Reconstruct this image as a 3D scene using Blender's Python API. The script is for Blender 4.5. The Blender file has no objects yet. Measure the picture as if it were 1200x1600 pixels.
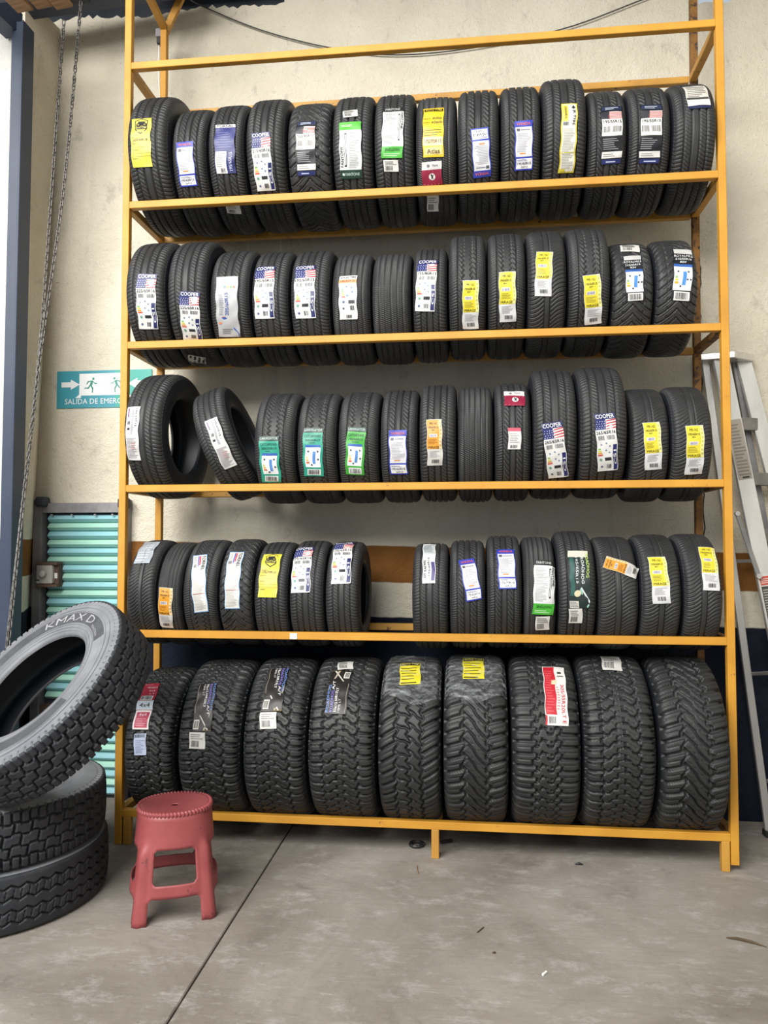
import bpy, bmesh, math, random
import numpy as np
from mathutils import Vector, Matrix, Quaternion
random.seed(7)
rng = np.random.default_rng(7)
scene = bpy.context.scene
COL = scene.collection
R_ = math.radians

# ------------------------------------------------------------------ camera
def look(yaw, pitch, roll):
    cy, sy, cp, sp, cr, sr = math.cos(yaw), math.sin(yaw), math.cos(pitch), math.sin(pitch), math.cos(roll), math.sin(roll)
    f = Vector((sy*cp, cy*cp, sp)); r = Vector((cy, -sy, 0)); u = r.cross(f)
    r2 = r*cr + u*sr; u2 = u*cr - r*sr
    return Matrix((r2, u2, -f)).transposed()
cd = bpy.data.cameras.new('camera'); cam = bpy.data.objects.new('camera', cd); COL.objects.link(cam)
cd.sensor_fit = 'HORIZONTAL'; cd.sensor_width = 36.0; cd.lens = 36.0; cd.clip_end = 200
cam.matrix_world = Matrix.Translation((1.966, -4.110, 1.658)) @ look(-0.1130, 0.0405, -0.0008).to_4x4()
scene.camera = cam

# ------------------------------------------------------------------ light
w = bpy.data.worlds.new('overcast_sky'); scene.world = w; w.use_nodes = True
bg = w.node_tree.nodes['Background']
bg.inputs[0].default_value = (0.76, 0.87, 1.0, 1); bg.inputs[1].default_value = 0.62
def area(name, loc, target, sx, sy, power, color):
    l = bpy.data.lights.new(name, 'AREA'); l.shape = 'RECTANGLE'; l.size = sx; l.size_y = sy; l.energy = power; l.color = color
    o = bpy.data.objects.new(name, l); COL.objects.link(o); o.location = loc
    o.rotation_euler = (Vector(target)-Vector(loc)).to_track_quat('-Z', 'Y').to_euler()
    return o
area('gateway_daylight', (-1.7, -7.0, 6.5), (1.0, 0.5, 2.6), 7.0, 4.4, 1640, (1.0, 0.975, 0.93))
vs = scene.view_settings
scene.display_settings.display_device = 'sRGB'
vs.view_transform = 'Standard'; vs.look = 'None'; vs.gamma = 1.0; vs.exposure = 0.0
vs.use_curve_mapping = False

# ------------------------------------------------------------------ helpers
def tag(o, label=None, cat=None, group=None, kind=None):
    if label: o['label'] = label
    if cat: o['category'] = cat
    if group: o['group'] = group
    if kind: o['kind'] = kind
    return o
def link(name, data, parent=None, mat=None):
    o = bpy.data.objects.new(name, data); COL.objects.link(o)
    if parent: o.parent = parent
    if mat is not None and data is not None and not data.materials: data.materials.append(mat)
    return o
def empty(name, loc=(0, 0, 0), rot=(0, 0, 0)):
    o = bpy.data.objects.new(name, None); COL.objects.link(o); o.location = loc; o.rotation_euler = rot
    o.empty_display_size = 0.1
    return o
def smooth(me, on=True):
    me.polygons.foreach_set('use_smooth', np.full(len(me.polygons), on)); me.update(); return me
def np_mesh(name, V, Q, sm=True):
    V = np.asarray(V, np.float32).reshape(-1, 3); Q = np.asarray(Q, np.int32); k = Q.shape[1]
    me = bpy.data.meshes.new(name)
    me.vertices.add(len(V)); me.vertices.foreach_set('co', V.ravel())
    me.loops.add(Q.size); me.loops.foreach_set('vertex_index', Q.ravel())
    me.polygons.add(len(Q)); me.polygons.foreach_set('loop_start', np.arange(len(Q), dtype=np.int32)*k)
    try: me.polygons.foreach_set('loop_total', np.full(len(Q), k, np.int32))
    except Exception: pass
    me.update(calc_edges=True); me.validate()
    return smooth(me, sm)
def py_mesh(name, V, F, sm=False):
    me = bpy.data.meshes.new(name); me.from_pydata([tuple(v) for v in V], [], F); me.update(); return smooth(me, sm)
def grid_quads(nu, nv, wrap_u=True, flip=False):
    iu = np.arange(nu if wrap_u else nu-1); iv = np.arange(nv-1)
    a, b = np.meshgrid(iu, iv, indexing='ij'); a2 = (a+1) % nu
    q = np.stack([a*nv+b, a2*nv+b, a2*nv+b+1, a*nv+b+1], -1).reshape(-1, 4)
    return q[:, ::-1] if flip else q
class MB:
    def __init__(s): s.bm = bmesh.new()
    def box(s, x0, x1, y0, y1, z0, z1, M=None):
        v = [s.bm.verts.new((x, y, z)) for x in (x0, x1) for y in (y0, y1) for z in (z0, z1)]
        for f in ((0, 1, 3, 2), (4, 6, 7, 5), (0, 4, 5, 1), (2, 3, 7, 6), (0, 2, 6, 4), (1, 5, 7, 3)): s.bm.faces.new([v[i] for i in f])
        if M is not None:
            for q in v: q.co = M @ q.co
        return s
    def bar(s, a, b, wx, wy, up=(0, 0, 1), twist=0):
        a, b = Vector(a), Vector(b); d = b-a; L = d.length
        z = d.normalized(); x = Vector(up).cross(z)
        if x.length < 1e-4: x = Vector((1, 0, 0))
        x.normalize(); y = z.cross(x)
        M = Matrix.Translation(a) @ Matrix((x, y, z)).transposed().to_4x4()
        return s.box(-wx/2, wx/2, -wy/2, wy/2, 0, L, M)
    def tube(s, pts, r, n=8, close=True):
        pts = [Vector(p) for p in pts]; rings = []
        prev = None
        for i, p in enumerate(pts):
            d = (pts[min(i+1, len(pts)-1)]-pts[max(i-1, 0)]).normalized()
            x = (prev - d*prev.dot(d)) if prev is not None else d.orthogonal()
            x.normalize(); prev = x; y = d.cross(x)
            rr = r[i] if isinstance(r, (list, tuple)) else r
            rings.append([s.bm.verts.new(p + (x*math.cos(2*math.pi*k/n)+y*math.sin(2*math.pi*k/n))*rr) for k in range(n)])
        for A, B in zip(rings, rings[1:]):
            for k in range(n): s.bm.faces.new((A[k], A[(k+1) % n], B[(k+1) % n], B[k]))
        if close: s.bm.faces.new(rings[0][::-1]); s.bm.faces.new(rings[-1])
        return s
    def prism(s, pts, y0, y1):                      # outline in (x, z), extruded along y
        a = [s.bm.verts.new((x, y0, z)) for x, z in pts]; b = [s.bm.verts.new((x, y1, z)) for x, z in pts]
        s.bm.faces.new(a); s.bm.faces.new(b[::-1]); n = len(pts)
        for i in range(n): s.bm.faces.new((a[i], b[i], b[(i+1) % n], a[(i+1) % n]))
        return s
    def mesh(s, name, bevel=0, sm=False):
        bmesh.ops.recalc_face_normals(s.bm, faces=s.bm.faces)
        if bevel: bmesh.ops.bevel(s.bm, geom=list(s.bm.edges), offset=bevel, segments=1, affect='EDGES', profile=0.5)
        me = bpy.data.meshes.new(name); s.bm.to_mesh(me); s.bm.free(); return smooth(me, sm)
    def build(s, name, mat, parent=None, bevel=0, sm=False): return link(name, s.mesh(name, bevel, sm), parent, mat)

# ------------------------------------------------------------------ materials
def newmat(name):
    m = bpy.data.materials.new(name); m.use_nodes = True; nt = m.node_tree
    return m, nt, nt.nodes['Principled BSDF']
def N(nt, t, **kw):
    n = nt.nodes.new(t)
    for k, v in kw.items(): setattr(n, k, v)
    return n
def noise(nt, scale, detail=4, rough=.6, coord='Object', stretch=None, dist=0):
    tc = N(nt, 'ShaderNodeTexCoord'); src = tc.outputs[coord]
    if stretch:
        mp = N(nt, 'ShaderNodeMapping'); mp.inputs['Scale'].default_value = stretch; nt.links.new(src, mp.inputs[0]); src = mp.outputs[0]
    n = N(nt, 'ShaderNodeTexNoise'); n.inputs['Scale'].default_value = scale; n.inputs['Detail'].default_value = detail
    n.inputs['Roughness'].default_value = rough; n.inputs['Distortion'].default_value = dist
    nt.links.new(src, n.inputs['Vector']); return n.outputs['Fac']
def ramp(nt, fac, stops):
    r = N(nt, 'ShaderNodeValToRGB'); e = r.color_ramp.elements
    while len(e) < len(stops): e.new(.5)
    for el, (p, c) in zip(e, stops): el.position = p; el.color = (c[0], c[1], c[2], 1) if not isinstance(c, (int, float)) else (c, c, c, 1)
    nt.links.new(fac, r.inputs[0]); return r.outputs[0]
def mix(nt, fac, a, b, mode='MIX'):
    m = N(nt, 'ShaderNodeMix', data_type='RGBA', blend_type=mode)
    for i, v in ((0, fac), (6, a), (7, b)):
        if isinstance(v, (int, float)): m.inputs[i].default_value = v
        elif isinstance(v, (tuple, list)): m.inputs[i].default_value = (*v[:3], 1)
        else: nt.links.new(v, m.inputs[i])
    return m.outputs[2]
def bump(nt, b, h, strength, dist=.01):
    n = N(nt, 'ShaderNodeBump'); n.inputs['Strength'].default_value = strength; n.inputs['Distance'].default_value = dist
    nt.links.new(h, n.inputs['Height']); nt.links.new(n.outputs[0], b.inputs['Normal'])
def setc(nt, b, c):
    if isinstance(c, (tuple, list)): b.inputs['Base Color'].default_value = (*c[:3], 1)
    else: nt.links.new(c, b.inputs['Base Color'])
def paint(name, c1, c2, rough=.5, scale=6, wear=None, wear_at=.68, wear_scale=14, metal=0, bumps=.0, bscale=60, spec=.5, stretch=None):
    m, nt, b = newmat(name)
    c = ramp(nt, noise(nt, scale, 5, .6, stretch=stretch), [(.3, c1), (.7, c2)])
    if wear:
        f = ramp(nt, noise(nt, wear_scale, 8, .75), [(wear_at, 0.), (wear_at+.04, 1.)])
        c = mix(nt, f, c, wear)
    setc(nt, b, c); b.inputs['Roughness'].default_value = rough; b.inputs['Metallic'].default_value = metal
    b.inputs['Specular IOR Level'].default_value = spec
    if bumps: bump(nt, b, noise(nt, bscale, 4, .6), bumps, .004)
    return m
def math_(nt, op, a, b=None):
    m = N(nt, 'ShaderNodeMath', operation=op)
    for i, v in ((0, a), (1, b)):
        if v is None: continue
        if isinstance(v, (int, float)): m.inputs[i].default_value = v
        else: nt.links.new(v, m.inputs[i])
    return m.outputs[0]
def wall_mat(name, cream1, cream2, band=True, rough_plaster=1.0):
    m, nt, b = newmat(name)
    base = ramp(nt, noise(nt, 1.3, 6, .62), [(.30, cream1), (.68, cream2)])
    grime = ramp(nt, noise(nt, 5.5, 9, .78, stretch=(1, 1, .75)), [(.57, 0.), (.70, 1.)])
    base = mix(nt, math_(nt, 'MULTIPLY', grime, .5), base, (.27, .24, .20))
    scuff = ramp(nt, noise(nt, 13, 10, .82, dist=1.5), [(.60, 0.), (.67, 1.)])
    base = mix(nt, math_(nt, 'MULTIPLY', scuff, .55), base, (.20, .18, .155))
    speck = ramp(nt, noise(nt, 34, 4, .7), [(.68, 0.), (.72, 1.)])
    base = mix(nt, math_(nt, 'MULTIPLY', speck, .5), base, (.16, .14, .12))
    streak = ramp(nt, noise(nt, 2.2, 5, .6, stretch=(2.2, 2.2, .25)), [(.60, 0.), (.80, 1.)])
    base = mix(nt, math_(nt, 'MULTIPLY', streak, .30), base, (.27, .25, .22))
    if band:
        tc = N(nt, 'ShaderNodeTexCoord'); sp = N(nt, 'ShaderNodeSeparateXYZ'); nt.links.new(tc.outputs['Object'], sp.inputs[0])
        z = math_(nt, 'ADD', sp.outputs[2], math_(nt, 'MULTIPLY', sp.outputs[0], .0195))
        z = math_(nt, 'ADD', z, math_(nt, 'MULTIPLY', math_(nt, 'SUBTRACT', noise(nt, 9, 4, .6), .5), .012))
        orange = ramp(nt, noise(nt, 7, 6, .7), [(.3, (.20, .085, .022)), (.75, (.30, .135, .04))])
        navy = ramp(nt, noise(nt, 3, 6, .7), [(.3, (.008, .012, .024)), (.75, (.022, .028, .042))])
        def step(lo): return ramp(nt, math_(nt, 'MULTIPLY', math_(nt, 'SUBTRACT', z, lo-.5), 1.0), [(.498, 0.), (.502, 1.)])
        inb = math_(nt, 'MULTIPLY', step(1.436), math_(nt, 'SUBTRACT', 1.0, step(1.668)))
        base = mix(nt, inb, base, orange)
        base = mix(nt, math_(nt, 'SUBTRACT', 1.0, step(1.218)), base, navy)
    setc(nt, b, base); b.inputs['Roughness'].default_value = .92; b.inputs['Specular IOR Level'].default_value = .12
    h = math_(nt, 'ADD', noise(nt, 26, 8, .7), math_(nt, 'MULTIPLY', noise(nt, 120, 3, .6), .4))
    bump(nt, b, h, .8*rough_plaster, .024)
    return m
M = {}
M['wall'] = wall_mat('cream_plaster', (.66, .605, .485), (.82, .765, .635))
M['wall_white'] = wall_mat('white_plaster', (.72, .70, .65), (.82, .80, .76))
def floor_mat():
    m, nt, b = newmat('worn_concrete')
    c = ramp(nt, noise(nt, 1.1, 8, .65, dist=.6), [(.30, (.168, .145, .120)), (.5, (.252, .226, .195)), (.70, (.335, .307, .270))])
    st = ramp(nt, noise(nt, 6, 9, .8, stretch=(.8, 1.3, 1)), [(.52, 0.), (.66, 1.)])
    c = mix(nt, math_(nt, 'MULTIPLY', st, .6), c, (.46, .438, .405))
    dk = ramp(nt, noise(nt, 2.4, 7, .7, dist=1.0), [(.58, 0.), (.75, 1.)])
    c = mix(nt, math_(nt, 'MULTIPLY', dk, .5), c, (.105, .088, .072))
    sc = ramp(nt, noise(nt, 17, 9, .85, stretch=(.3, 1.4, 1)), [(.58, 0.), (.63, 1.)])
    c = mix(nt, math_(nt, 'MULTIPLY', sc, .45), c, (.50, .478, .445))
    fs = ramp(nt, noise(nt, 55, 6, .8, stretch=(.10, 1.2, 1)), [(.52, 0.), (.62, 1.)])
    c = mix(nt, math_(nt, 'MULTIPLY', fs, .22), c, (.13, .108, .088))
    sp = ramp(nt, noise(nt, 70, 2, .6), [(.72, 0.), (.75, 1.)])
    c = mix(nt, math_(nt, 'MULTIPLY', sp, .6), c, (.05, .045, .04))
    setc(nt, b, c)
    rr = ramp(nt, noise(nt, 3, 5, .6), [(.3, .55), (.7, .8)]); nt.links.new(rr, b.inputs['Roughness'])
    b.inputs['Specular IOR Level'].default_value = .3
    bump(nt, b, math_(nt, 'ADD', noise(nt, 40, 8, .75), noise(nt, 9, 4, .6)), .22, .012)
    return m
M['floor'] = floor_mat()
M['yellow'] = paint('yellow_ochre_paint', (.47, .215, .018), (.60, .295, .030), .55, 4, (.17, .085, .025), .625, 26, bumps=.12)
M['yellow_dirty'] = paint('grimy_yellow_paint', (.40, .20, .035), (.58, .30, .045), .55, 4, (.14, .065, .02), .60, 16, bumps=.15)
M['rust_yellow'] = paint('rusted_yellow_paint', (.105, .042, .012), (.27, .125, .018), .7, 9, (.035, .017, .011), .53, 24, bumps=.25)
M['blue_steel'] = paint('navy_steel_paint', (.018, .029, .058), (.032, .046, .080), .5, 3, bumps=.05)
M['dark_steel'] = paint('dark_roof_metal', (.012, .016, .024), (.035, .042, .055), .7, 3)
M['wood'] = paint('roof_timber', (.16, .085, .035), (.33, .19, .09), .7, 5, stretch=(1, 12, 1))
M['grey_steel'] = paint('grey_frame_steel', (.16, .155, .165), (.30, .29, .30), .5, 7, (.10, .06, .05), .66, 12, bumps=.1)
M['turq'] = paint('turquoise_shutter_paint', (.27, .58, .48), (.50, .76, .60), .42, 2.2, (.10, .17, .16), .69, 20, stretch=(.6, 1, 5))
M['turq_blue'] = paint('sky_blue_shutter_paint', (.22, .50, .58), (.36, .62, .64), .42, 2.2, (.10, .17, .18), .69, 20, stretch=(.6, 1, 5))  # same turquoise paint; blue tone stands in for the shaded ridge faces
M['rust'] = paint('rust_brown', (.07, .04, .03), (.15, .09, .07), .8, 12)
M['lockbox'] = paint('lock_beige', (.42, .40, .36), (.55, .53, .48), .5, 9, (.2, .16, .12), .68, 20)
M['chain'] = paint('chain_steel', (.10, .095, .09), (.20, .19, .18), .45, 40, metal=.7)
M['black'] = paint('black_plastic', (.012, .012, .014), (.02, .02, .022), .5)
M['cable'] = paint('cable_black', (.03, .03, .03), (.05, .045, .04), .6)
M['alu'] = paint('ladder_aluminium', (.50, .49, .47), (.74, .73, .71), .36, 5, (.20, .18, .16), .66, 9, metal=.75, stretch=(1, 1, .25))
M['alu_dark'] = paint('ladder_steel', (.20, .20, .20), (.34, .33, .32), .42, 6, metal=.7)
M['white'] = paint('white_card', (.72, .72, .70), (.82, .82, .80), .6)
M['red'] = paint('red_plastic', (.255, .050, .054), (.325, .074, .076), .45, 6, (.15, .042, .045), .60, 14, bumps=.06)
M['leaf'] = paint('dry_leaf', (.05, .035, .02), (.11, .07, .03), .8)
def rubber(name, c1, c2, rough, spec, bs=0., scale=14):
    return paint(name, c1, c2, rough, scale, bumps=bs, bscale=150, spec=spec)
M['tread'] = rubber('tread_rubber', (.019, .020, .021), (.032, .032, .033), .52, .43, .05)
M['side'] = rubber('sidewall_rubber', (.011, .013, .018), (.017, .019, .025), .50, .40)  # colour darkened because sidewalls and liners face away from the light
M['tread_mt'] = rubber('off_road_rubber', (.014, .015, .016), (.026, .027, .027), .52, .42, .05)
M['truck'] = rubber('dusty_truck_rubber', (.017, .019, .024), (.032, .034, .039), .62, .38, .05)
M['truck_side'] = rubber('dusty_truck_sidewall', (.125, .13, .145), (.225, .23, .245), .62, .4, .03, 5)
M['letter'] = rubber('raised_letter_rubber', (.30, .30, .31), (.36, .36, .37), .6, .4)
M['ring'] = rubber('dark_ring_rubber', (.045, .048, .055), (.075, .078, .086), .6, .4, .03)
def print_mat():
    m, nt, b = newmat('label_print')
    a = N(nt, 'ShaderNodeVertexColor', layer_name='ink'); nt.links.new(mix(nt, 1.0, a.outputs[0], (.80, .80, .80), 'MULTIPLY'), b.inputs['Base Color'])
    b.inputs['Roughness'].default_value = .42; b.inputs['Specular IOR Level'].default_value = .45
    return m
M['print'] = print_mat()
def film_mat():
    m, nt, b = newmat('clear_cling_film')
    b.inputs['Base Color'].default_value = (.75, .78, .80, 1); b.inputs['Roughness'].default_value = .12
    a = ramp(nt, noise(nt, 16, 6, .7, stretch=(1, 3, 3)), [(.45, .03), (.75, .32)]); nt.links.new(a, b.inputs['Alpha'])
    return m
M['film'] = film_mat()

# ------------------------------------------------------------------ flat text, made once while the scene is empty
_txt = {}
def text(s):
    if s in _txt: return _txt[s]
    c = bpy.data.curves.new('t', 'FONT'); c.body = s; c.resolution_u = 2; c.offset = .0 if ('M' in s or '4' in s or 'W' in s) else .010
    o = bpy.data.objects.new('t', c); COL.objects.link(o); bpy.context.view_layer.update()
    me = bpy.data.meshes.new_from_object(o.evaluated_get(bpy.context.evaluated_depsgraph_get()))
    V = np.array([v.co[:2] for v in me.vertices]) if len(me.vertices) else np.zeros((1, 2))
    F = [tuple(p.vertices) for p in me.polygons]
    bpy.data.objects.remove(o); bpy.data.curves.remove(c); bpy.data.meshes.remove(me)
    lo, hi = V.min(0), V.max(0); asp = (hi-lo)[0]/max((hi-lo)[1], 1e-6)
    _txt[s] = ((V-lo)/np.maximum(hi-lo, 1e-6), F, asp); return _txt[s]
for s in ('SALIDA DE EMERGENCIA', 'KMAX D', 'TRACTION', 'COOPER', 'CS1', 'WINDA', 'WP15', 'WP16', 'MR-162', 'MR-182', 'MIRAGE', 'FANTONE', 'AUTO TYRE', 'ATLAS TIRE', 'TORNEL', 'CATCHPOWER', 'LANVIGATOR', 'ROYALMILE',
          'JK TYRE', 'ROADHOG', '215/70R16', 'LT', '4x4', '33x12.50R17LT', '35x12.50R20LT', '10PR LT', '305/55R20LT E', 'MEDIDA', 'MARCA', 'MODELO', 'Atlas', 'AS600', '195/65R15', 'GT RADIAL', '205/60R15', 'Tyre', 'A/T', 'DOT', '82V'): text(s)

# ------------------------------------------------------------------ the setting
W, D, T = 3.30, 0.50, 0.04                         # rack width, depth to the rear posts, tube size
WY = 0.75                                           # back wall
fl = tag(empty('floor'), kind='structure')
link('slab', MB().box(-6, .907, -9, WY+.3, -.12, 0).mesh('slab', .004), fl, M['floor'])
link('slab', MB().box(.915, 9, -9, WY+.3, -.12, 0).mesh('slab', .004), fl, M['floor'])
link('joint_bed', MB().box(.85, .97, -9, WY+.2, -.2, -.015).mesh('joint_bed'), fl, M['black'])
# back wall with an uneven top edge
xs = np.linspace(-1.2, 7.5, 300); mb = MB()
top = [(x, (5.25 if x < .75 else 5.44 if x < 3.37 else 5.03)+random.uniform(-.016, .016)+.012*math.sin(x*7)) for x in xs]
mb.prism([(7.5, 0), (-1.2, 0)]+top, WY, WY+.2)
tag(mb.build('wall_back', M['wall']), kind='structure')
# the return beside the steel column, leaning a little
mb = MB()
v = [mb.bm.verts.new(p) for p in ((-.80, .30, 0), (-1.03, WY+.02, 0), (-.80, .30, 5.1), (-.83, WY+.02, 5.2), (-1.4, .30, 0), (-1.4, WY+.02, 0), (-1.4, .30, 5.1), (-1.4, WY+.02, 5.2))]
for f in ((0, 1, 3, 2), (4, 6, 7, 5), (0, 4, 5, 1), (2, 3, 7, 6), (0, 2, 6, 4), (1, 5, 7, 3)): mb.bm.faces.new([v[i] for i in f])
tag(mb.build('wall_return', M['wall']), kind='structure')
tag(MB().box(-5, -.85, .26, .42, 0, 5.2).build('wall_left', M['wall_white']), kind='structure')
tag(MB().box(5.6, 5.8, -9, WY+.2, 0, 5.6).build('wall_right', M['wall']), kind='structure')  # unseen wall added to block light from this side
# roof: corrugated sheets on purlins
n = 160; mb = MB()
xs = np.linspace(-5, 7.5, n)
a = [mb.bm.verts.new((x, -1.7, 5.60+.02*math.sin(x*60))) for x in xs]; b = [mb.bm.verts.new((x, WY+.4, 5.55+.02*math.sin(x*60))) for x in xs]
for i in range(n-1): mb.bm.faces.new((a[i], a[i+1], b[i+1], b[i]))
tag(mb.build('ceiling', M['dark_steel']), kind='structure')
tag(MB().box(-1.6, 1.75, WY+.22, WY+.30, 4.9, 5.9).build('trim_2', M['dark_steel']), kind='structure')  # dark board added over the sky gap, stands for shade under the roof
# crack beside the rear post
mb = MB(); z = 4.75; x = 3.372; pts = []
while z > 1.2:
    pts.append((x, WY-.001, z)); z -= .05; x = 3.372+random.uniform(-.008, .008)
tag(mb.tube(pts, .0042, 5).build('trim_1', M['black']), kind='structure')
# steel column and roof members
c = tag(empty('steel_column', (-.795, .23, 0), (0, R_(.25), 0)), 'navy painted steel column standing in front of the white wall', 'column')
MB().box(-.038, .038, -.05, .05, 0, 4.85).build('web', M['blue_steel'], c, .004)
MB().box(.03, .044, -.06, .06, 0, 4.85).build('flange', M['blue_steel'], c, .003)
MB().box(-.16, .16, -.16, .16, 0, .02).build('base_plate', M['blue_steel'], c, .003)
def beam(name, a, b, wx, wy, mat, label, cat, group=None):
    a = Vector(a); o = empty(name, a); tag(o, label, cat, group)
    MB().bar((0, 0, 0), Vector(b)-a, wx, wy).build('shaft', mat, o, .003)
    return o
beam('roof_beam', (-2.4, .22, 4.93), (.26, .40, 5.22), .16, .17, M['blue_steel'], 'navy roof beam running from the column along the wall top', 'beam')
beam('roof_beam', (-.83, .24, 4.86), (-1.30, -2.4, 4.92), .12, .14, M['blue_steel'], 'navy roof beam running from the column towards the yard', 'beam')
beam('roof_beam', (-.25, .66, 5.47), (2.0, .66, 5.49), .08, .10, M['dark_steel'], 'dark purlin under the roof sheets above the rack', 'beam')
for i in range(3):
    o = empty('roof_plank', (-.66+i*.118, -.55, 4.705+.012*(i % 2)), (R_(-2), 0, R_(-8))); tag(o, 'brown timber plank under the roof beside the navy beams', 'plank', 'timber planks above the steel column')
    MB().box(0, .105, -.5, .46, 0, .02).build('board', M['wood'], o, .002)
o = empty('plank_bearer', (-.86, -.12, 4.755)); tag(o, 'navy bearer bar carrying the timber planks by the column', 'bar')
MB().box(0, .66, -.02, .02, 0, .04).build('bar', M['blue_steel'], o, .003)

# ------------------------------------------------------------------ corrugated shutter door
dr = tag(empty('door_1', (-.59, WY-.001, 0)), kind='structure')
def dbox(name, x0, x1, y0, y1, z0, z1, mat, bev=.002): return MB().box(x0, x1, y0, y1, z0, z1).build(name, mat, dr, bev)
dbox('jamb', -.325, -.265, -.075, 0, 0, 1.945, M['grey_steel']); dbox('jamb', .265, .325, -.075, 0, 0, 1.945, M['grey_steel'])
dbox('hinge_stub', -.295, -.225, -.115, -.03, 1.90, 1.965, M['dark_steel'], .012); dbox('hinge_stub', .275, .335, -.115, -.03, 1.885, 1.955, M['dark_steel'], .012)
dbox('head', -.265, .265, -.065, 0, 1.86, 1.925, M['grey_steel']); dbox('mid_rail', -.265, .265, -.055, 0, .535, .60, M['rust']); dbox('backing', -.265, .265, -.008, 0, 0, 1.86, M['dark_steel'])
sl = MB()
prof = [(0, -.012), (.006, -.030), (.022, -.052), (.026, -.052), (.048, -.030), (.054, -.012)]
va = [sl.bm.verts.new((-.235, y, z)) for z, y in prof]; vb = [sl.bm.verts.new((.262, y, z)) for z, y in prof]
for i in range(5): sl.bm.faces.new((va[i], vb[i], vb[i+1], va[i+1]))
sl.bm.faces.new(va); sl.bm.faces.new(vb[::-1]); sl.bm.faces.new((va[5], vb[5], vb[0], va[0]))
slat_lit = sl.mesh('slat'); slat_lit.materials.append(M['turq']); slat_shaded = slat_lit.copy(); slat_shaded.materials.clear(); slat_shaded.materials.append(M['turq_blue'])  # slats alternate between the painted lit and shaded tones
z = .02; k = 0
while z < 1.80:
    if not .50 < z < .60:
        o = link('slat', slat_lit if k % 2 else slat_shaded, dr); o.location = (0, 0, z)
    z += .0555; k += 1
for x in (-.20, -.06, .10, .22): MB().tube([(x, -.055, 1.845), (x, -.066, 1.845)], .007, 8).build('bolt', M['grey_steel'], dr)
lk = tag(empty('lock_box', (-.80, WY-.08, 1.36)), 'beige door lock box with round knob on the turquoise shutter', 'lock')
MB().box(-.055, .055, -.05, -.012, .035, .155).build('case', M['lockbox'], lk, .006)
MB().box(-.062, .085, -.045, .03, .155, .175).build('hood', M['rust'], lk, .003); MB().box(-.062, .085, -.045, .03, .012, .032).build('shelf', M['rust'], lk, .003)
MB().box(.055, .085, -.02, .03, .03, .157).build('strike', M['rust'], lk, .003)
MB().tube([(.0, -.05, .10), (.0, -.062, .10), (.0, -.078, .10), (.0, -.082, .10)], [.012, .022, .022, .014], 14).build('knob', M['lockbox'], lk, sm=True)
MB().box(.060, .078, -.026, -.018, .07, .105).build('tag', M['white'], lk)
MB().box(-.058, -.03, -.054, -.045, .055, .063).build('lever', M['black'], lk)

# ------------------------------------------------------------------ flat print canvas (stickers and the sign)
def lin(h):
    if isinstance(h, (tuple, list)): return h
    c = [int(h[i:i+2], 16)/255 for i in (0, 2, 4)]
    return tuple(v/12.92 if v <= .04045 else ((v+.055)/1.055)**2.4 for v in c)
class Canvas:
    def __init__(s, ws, hs): s.ws, s.hs, s.V, s.F, s.C, s.n, s.layer = ws, hs, [], [], [], 0, 0
    def add(s, P, F, c, layer):
        s.V.append(np.c_[P, np.full(len(P), layer)]); c = lin(c)
        for f in F: s.F.append(tuple(i+s.n for i in f)); s.C.append(c)
        s.n += len(P)
    def R(s, c, x0, y0, x1, y1, layer=1):
        m = max(1, int(math.ceil((y1-y0)*s.hs/.009))); k = max(1, int(math.ceil((x1-x0)*s.ws/.015)))
        P = [(x0+(x1-x0)*j/k, y0+(y1-y0)*i/m) for i in range(m+1) for j in range(k+1)]
        F = [(i*(k+1)+j, i*(k+1)+j+1, (i+1)*(k+1)+j+1, (i+1)*(k+1)+j) for i in range(m) for j in range(k)]
        s.add(np.array(P), F, c, layer)
    def P(s, c, pts, layer=2): s.add(np.array(pts, float), [tuple(range(len(pts)))], c, layer)
    def disc(s, c, x, y, r, layer=2, n=12): s.P(c, [(x+r*math.cos(2*math.pi*i/n), y+r*s.ws/s.hs*math.sin(2*math.pi*i/n)) for i in range(n)], layer)
    def T(s, t, x0, y0, x1, y1, c, rot=0, layer=3):
        V, F, asp = text(t); u, v = V[:, 0], V[:, 1]
        if rot == 90: u, v = 1-v, u
        elif rot == -90: u, v = v, 1-u
        elif rot == 180: u, v = 1-u, 1-v
        s.add(np.c_[x0+(x1-x0)*u, y0+(y1-y0)*v], F, c, layer)
    def lines(s, c, x0, y0, x1, y1, n, layer=2, duty=.45):
        for i in range(n):
            y = y0+(y1-y0)*(i+.2)/n; s.R(c, x0, y, x0+(x1-x0)*random.uniform(.6, 1), y+(y1-y0)/n*duty, layer)
    def bars(s, c, x0, y0, x1, y1, n, layer=2):
        for i in range(n):
            x = x0+(x1-x0)*i/n; s.R(c, x, y0, x+(x1-x0)/n*random.uniform(.3, .75), y1, layer)
    def mesh(s, name, fn):
        A = np.concatenate(s.V); V = fn((A[:, 0]-.5)*s.ws, (A[:, 1]-.5)*s.hs, A[:, 2])
        me = py_mesh(name, V, s.F, False)
        ca = me.color_attributes.new('ink', 'FLOAT_COLOR', 'CORNER')
        cols = np.concatenate([np.tile((*c, 1.0), (len(f), 1)) for f, c in zip(s.F, s.C)]).astype(np.float32)
        ca.data.foreach_set('color', cols.ravel()); me.materials.append(M['print']); return me

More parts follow.
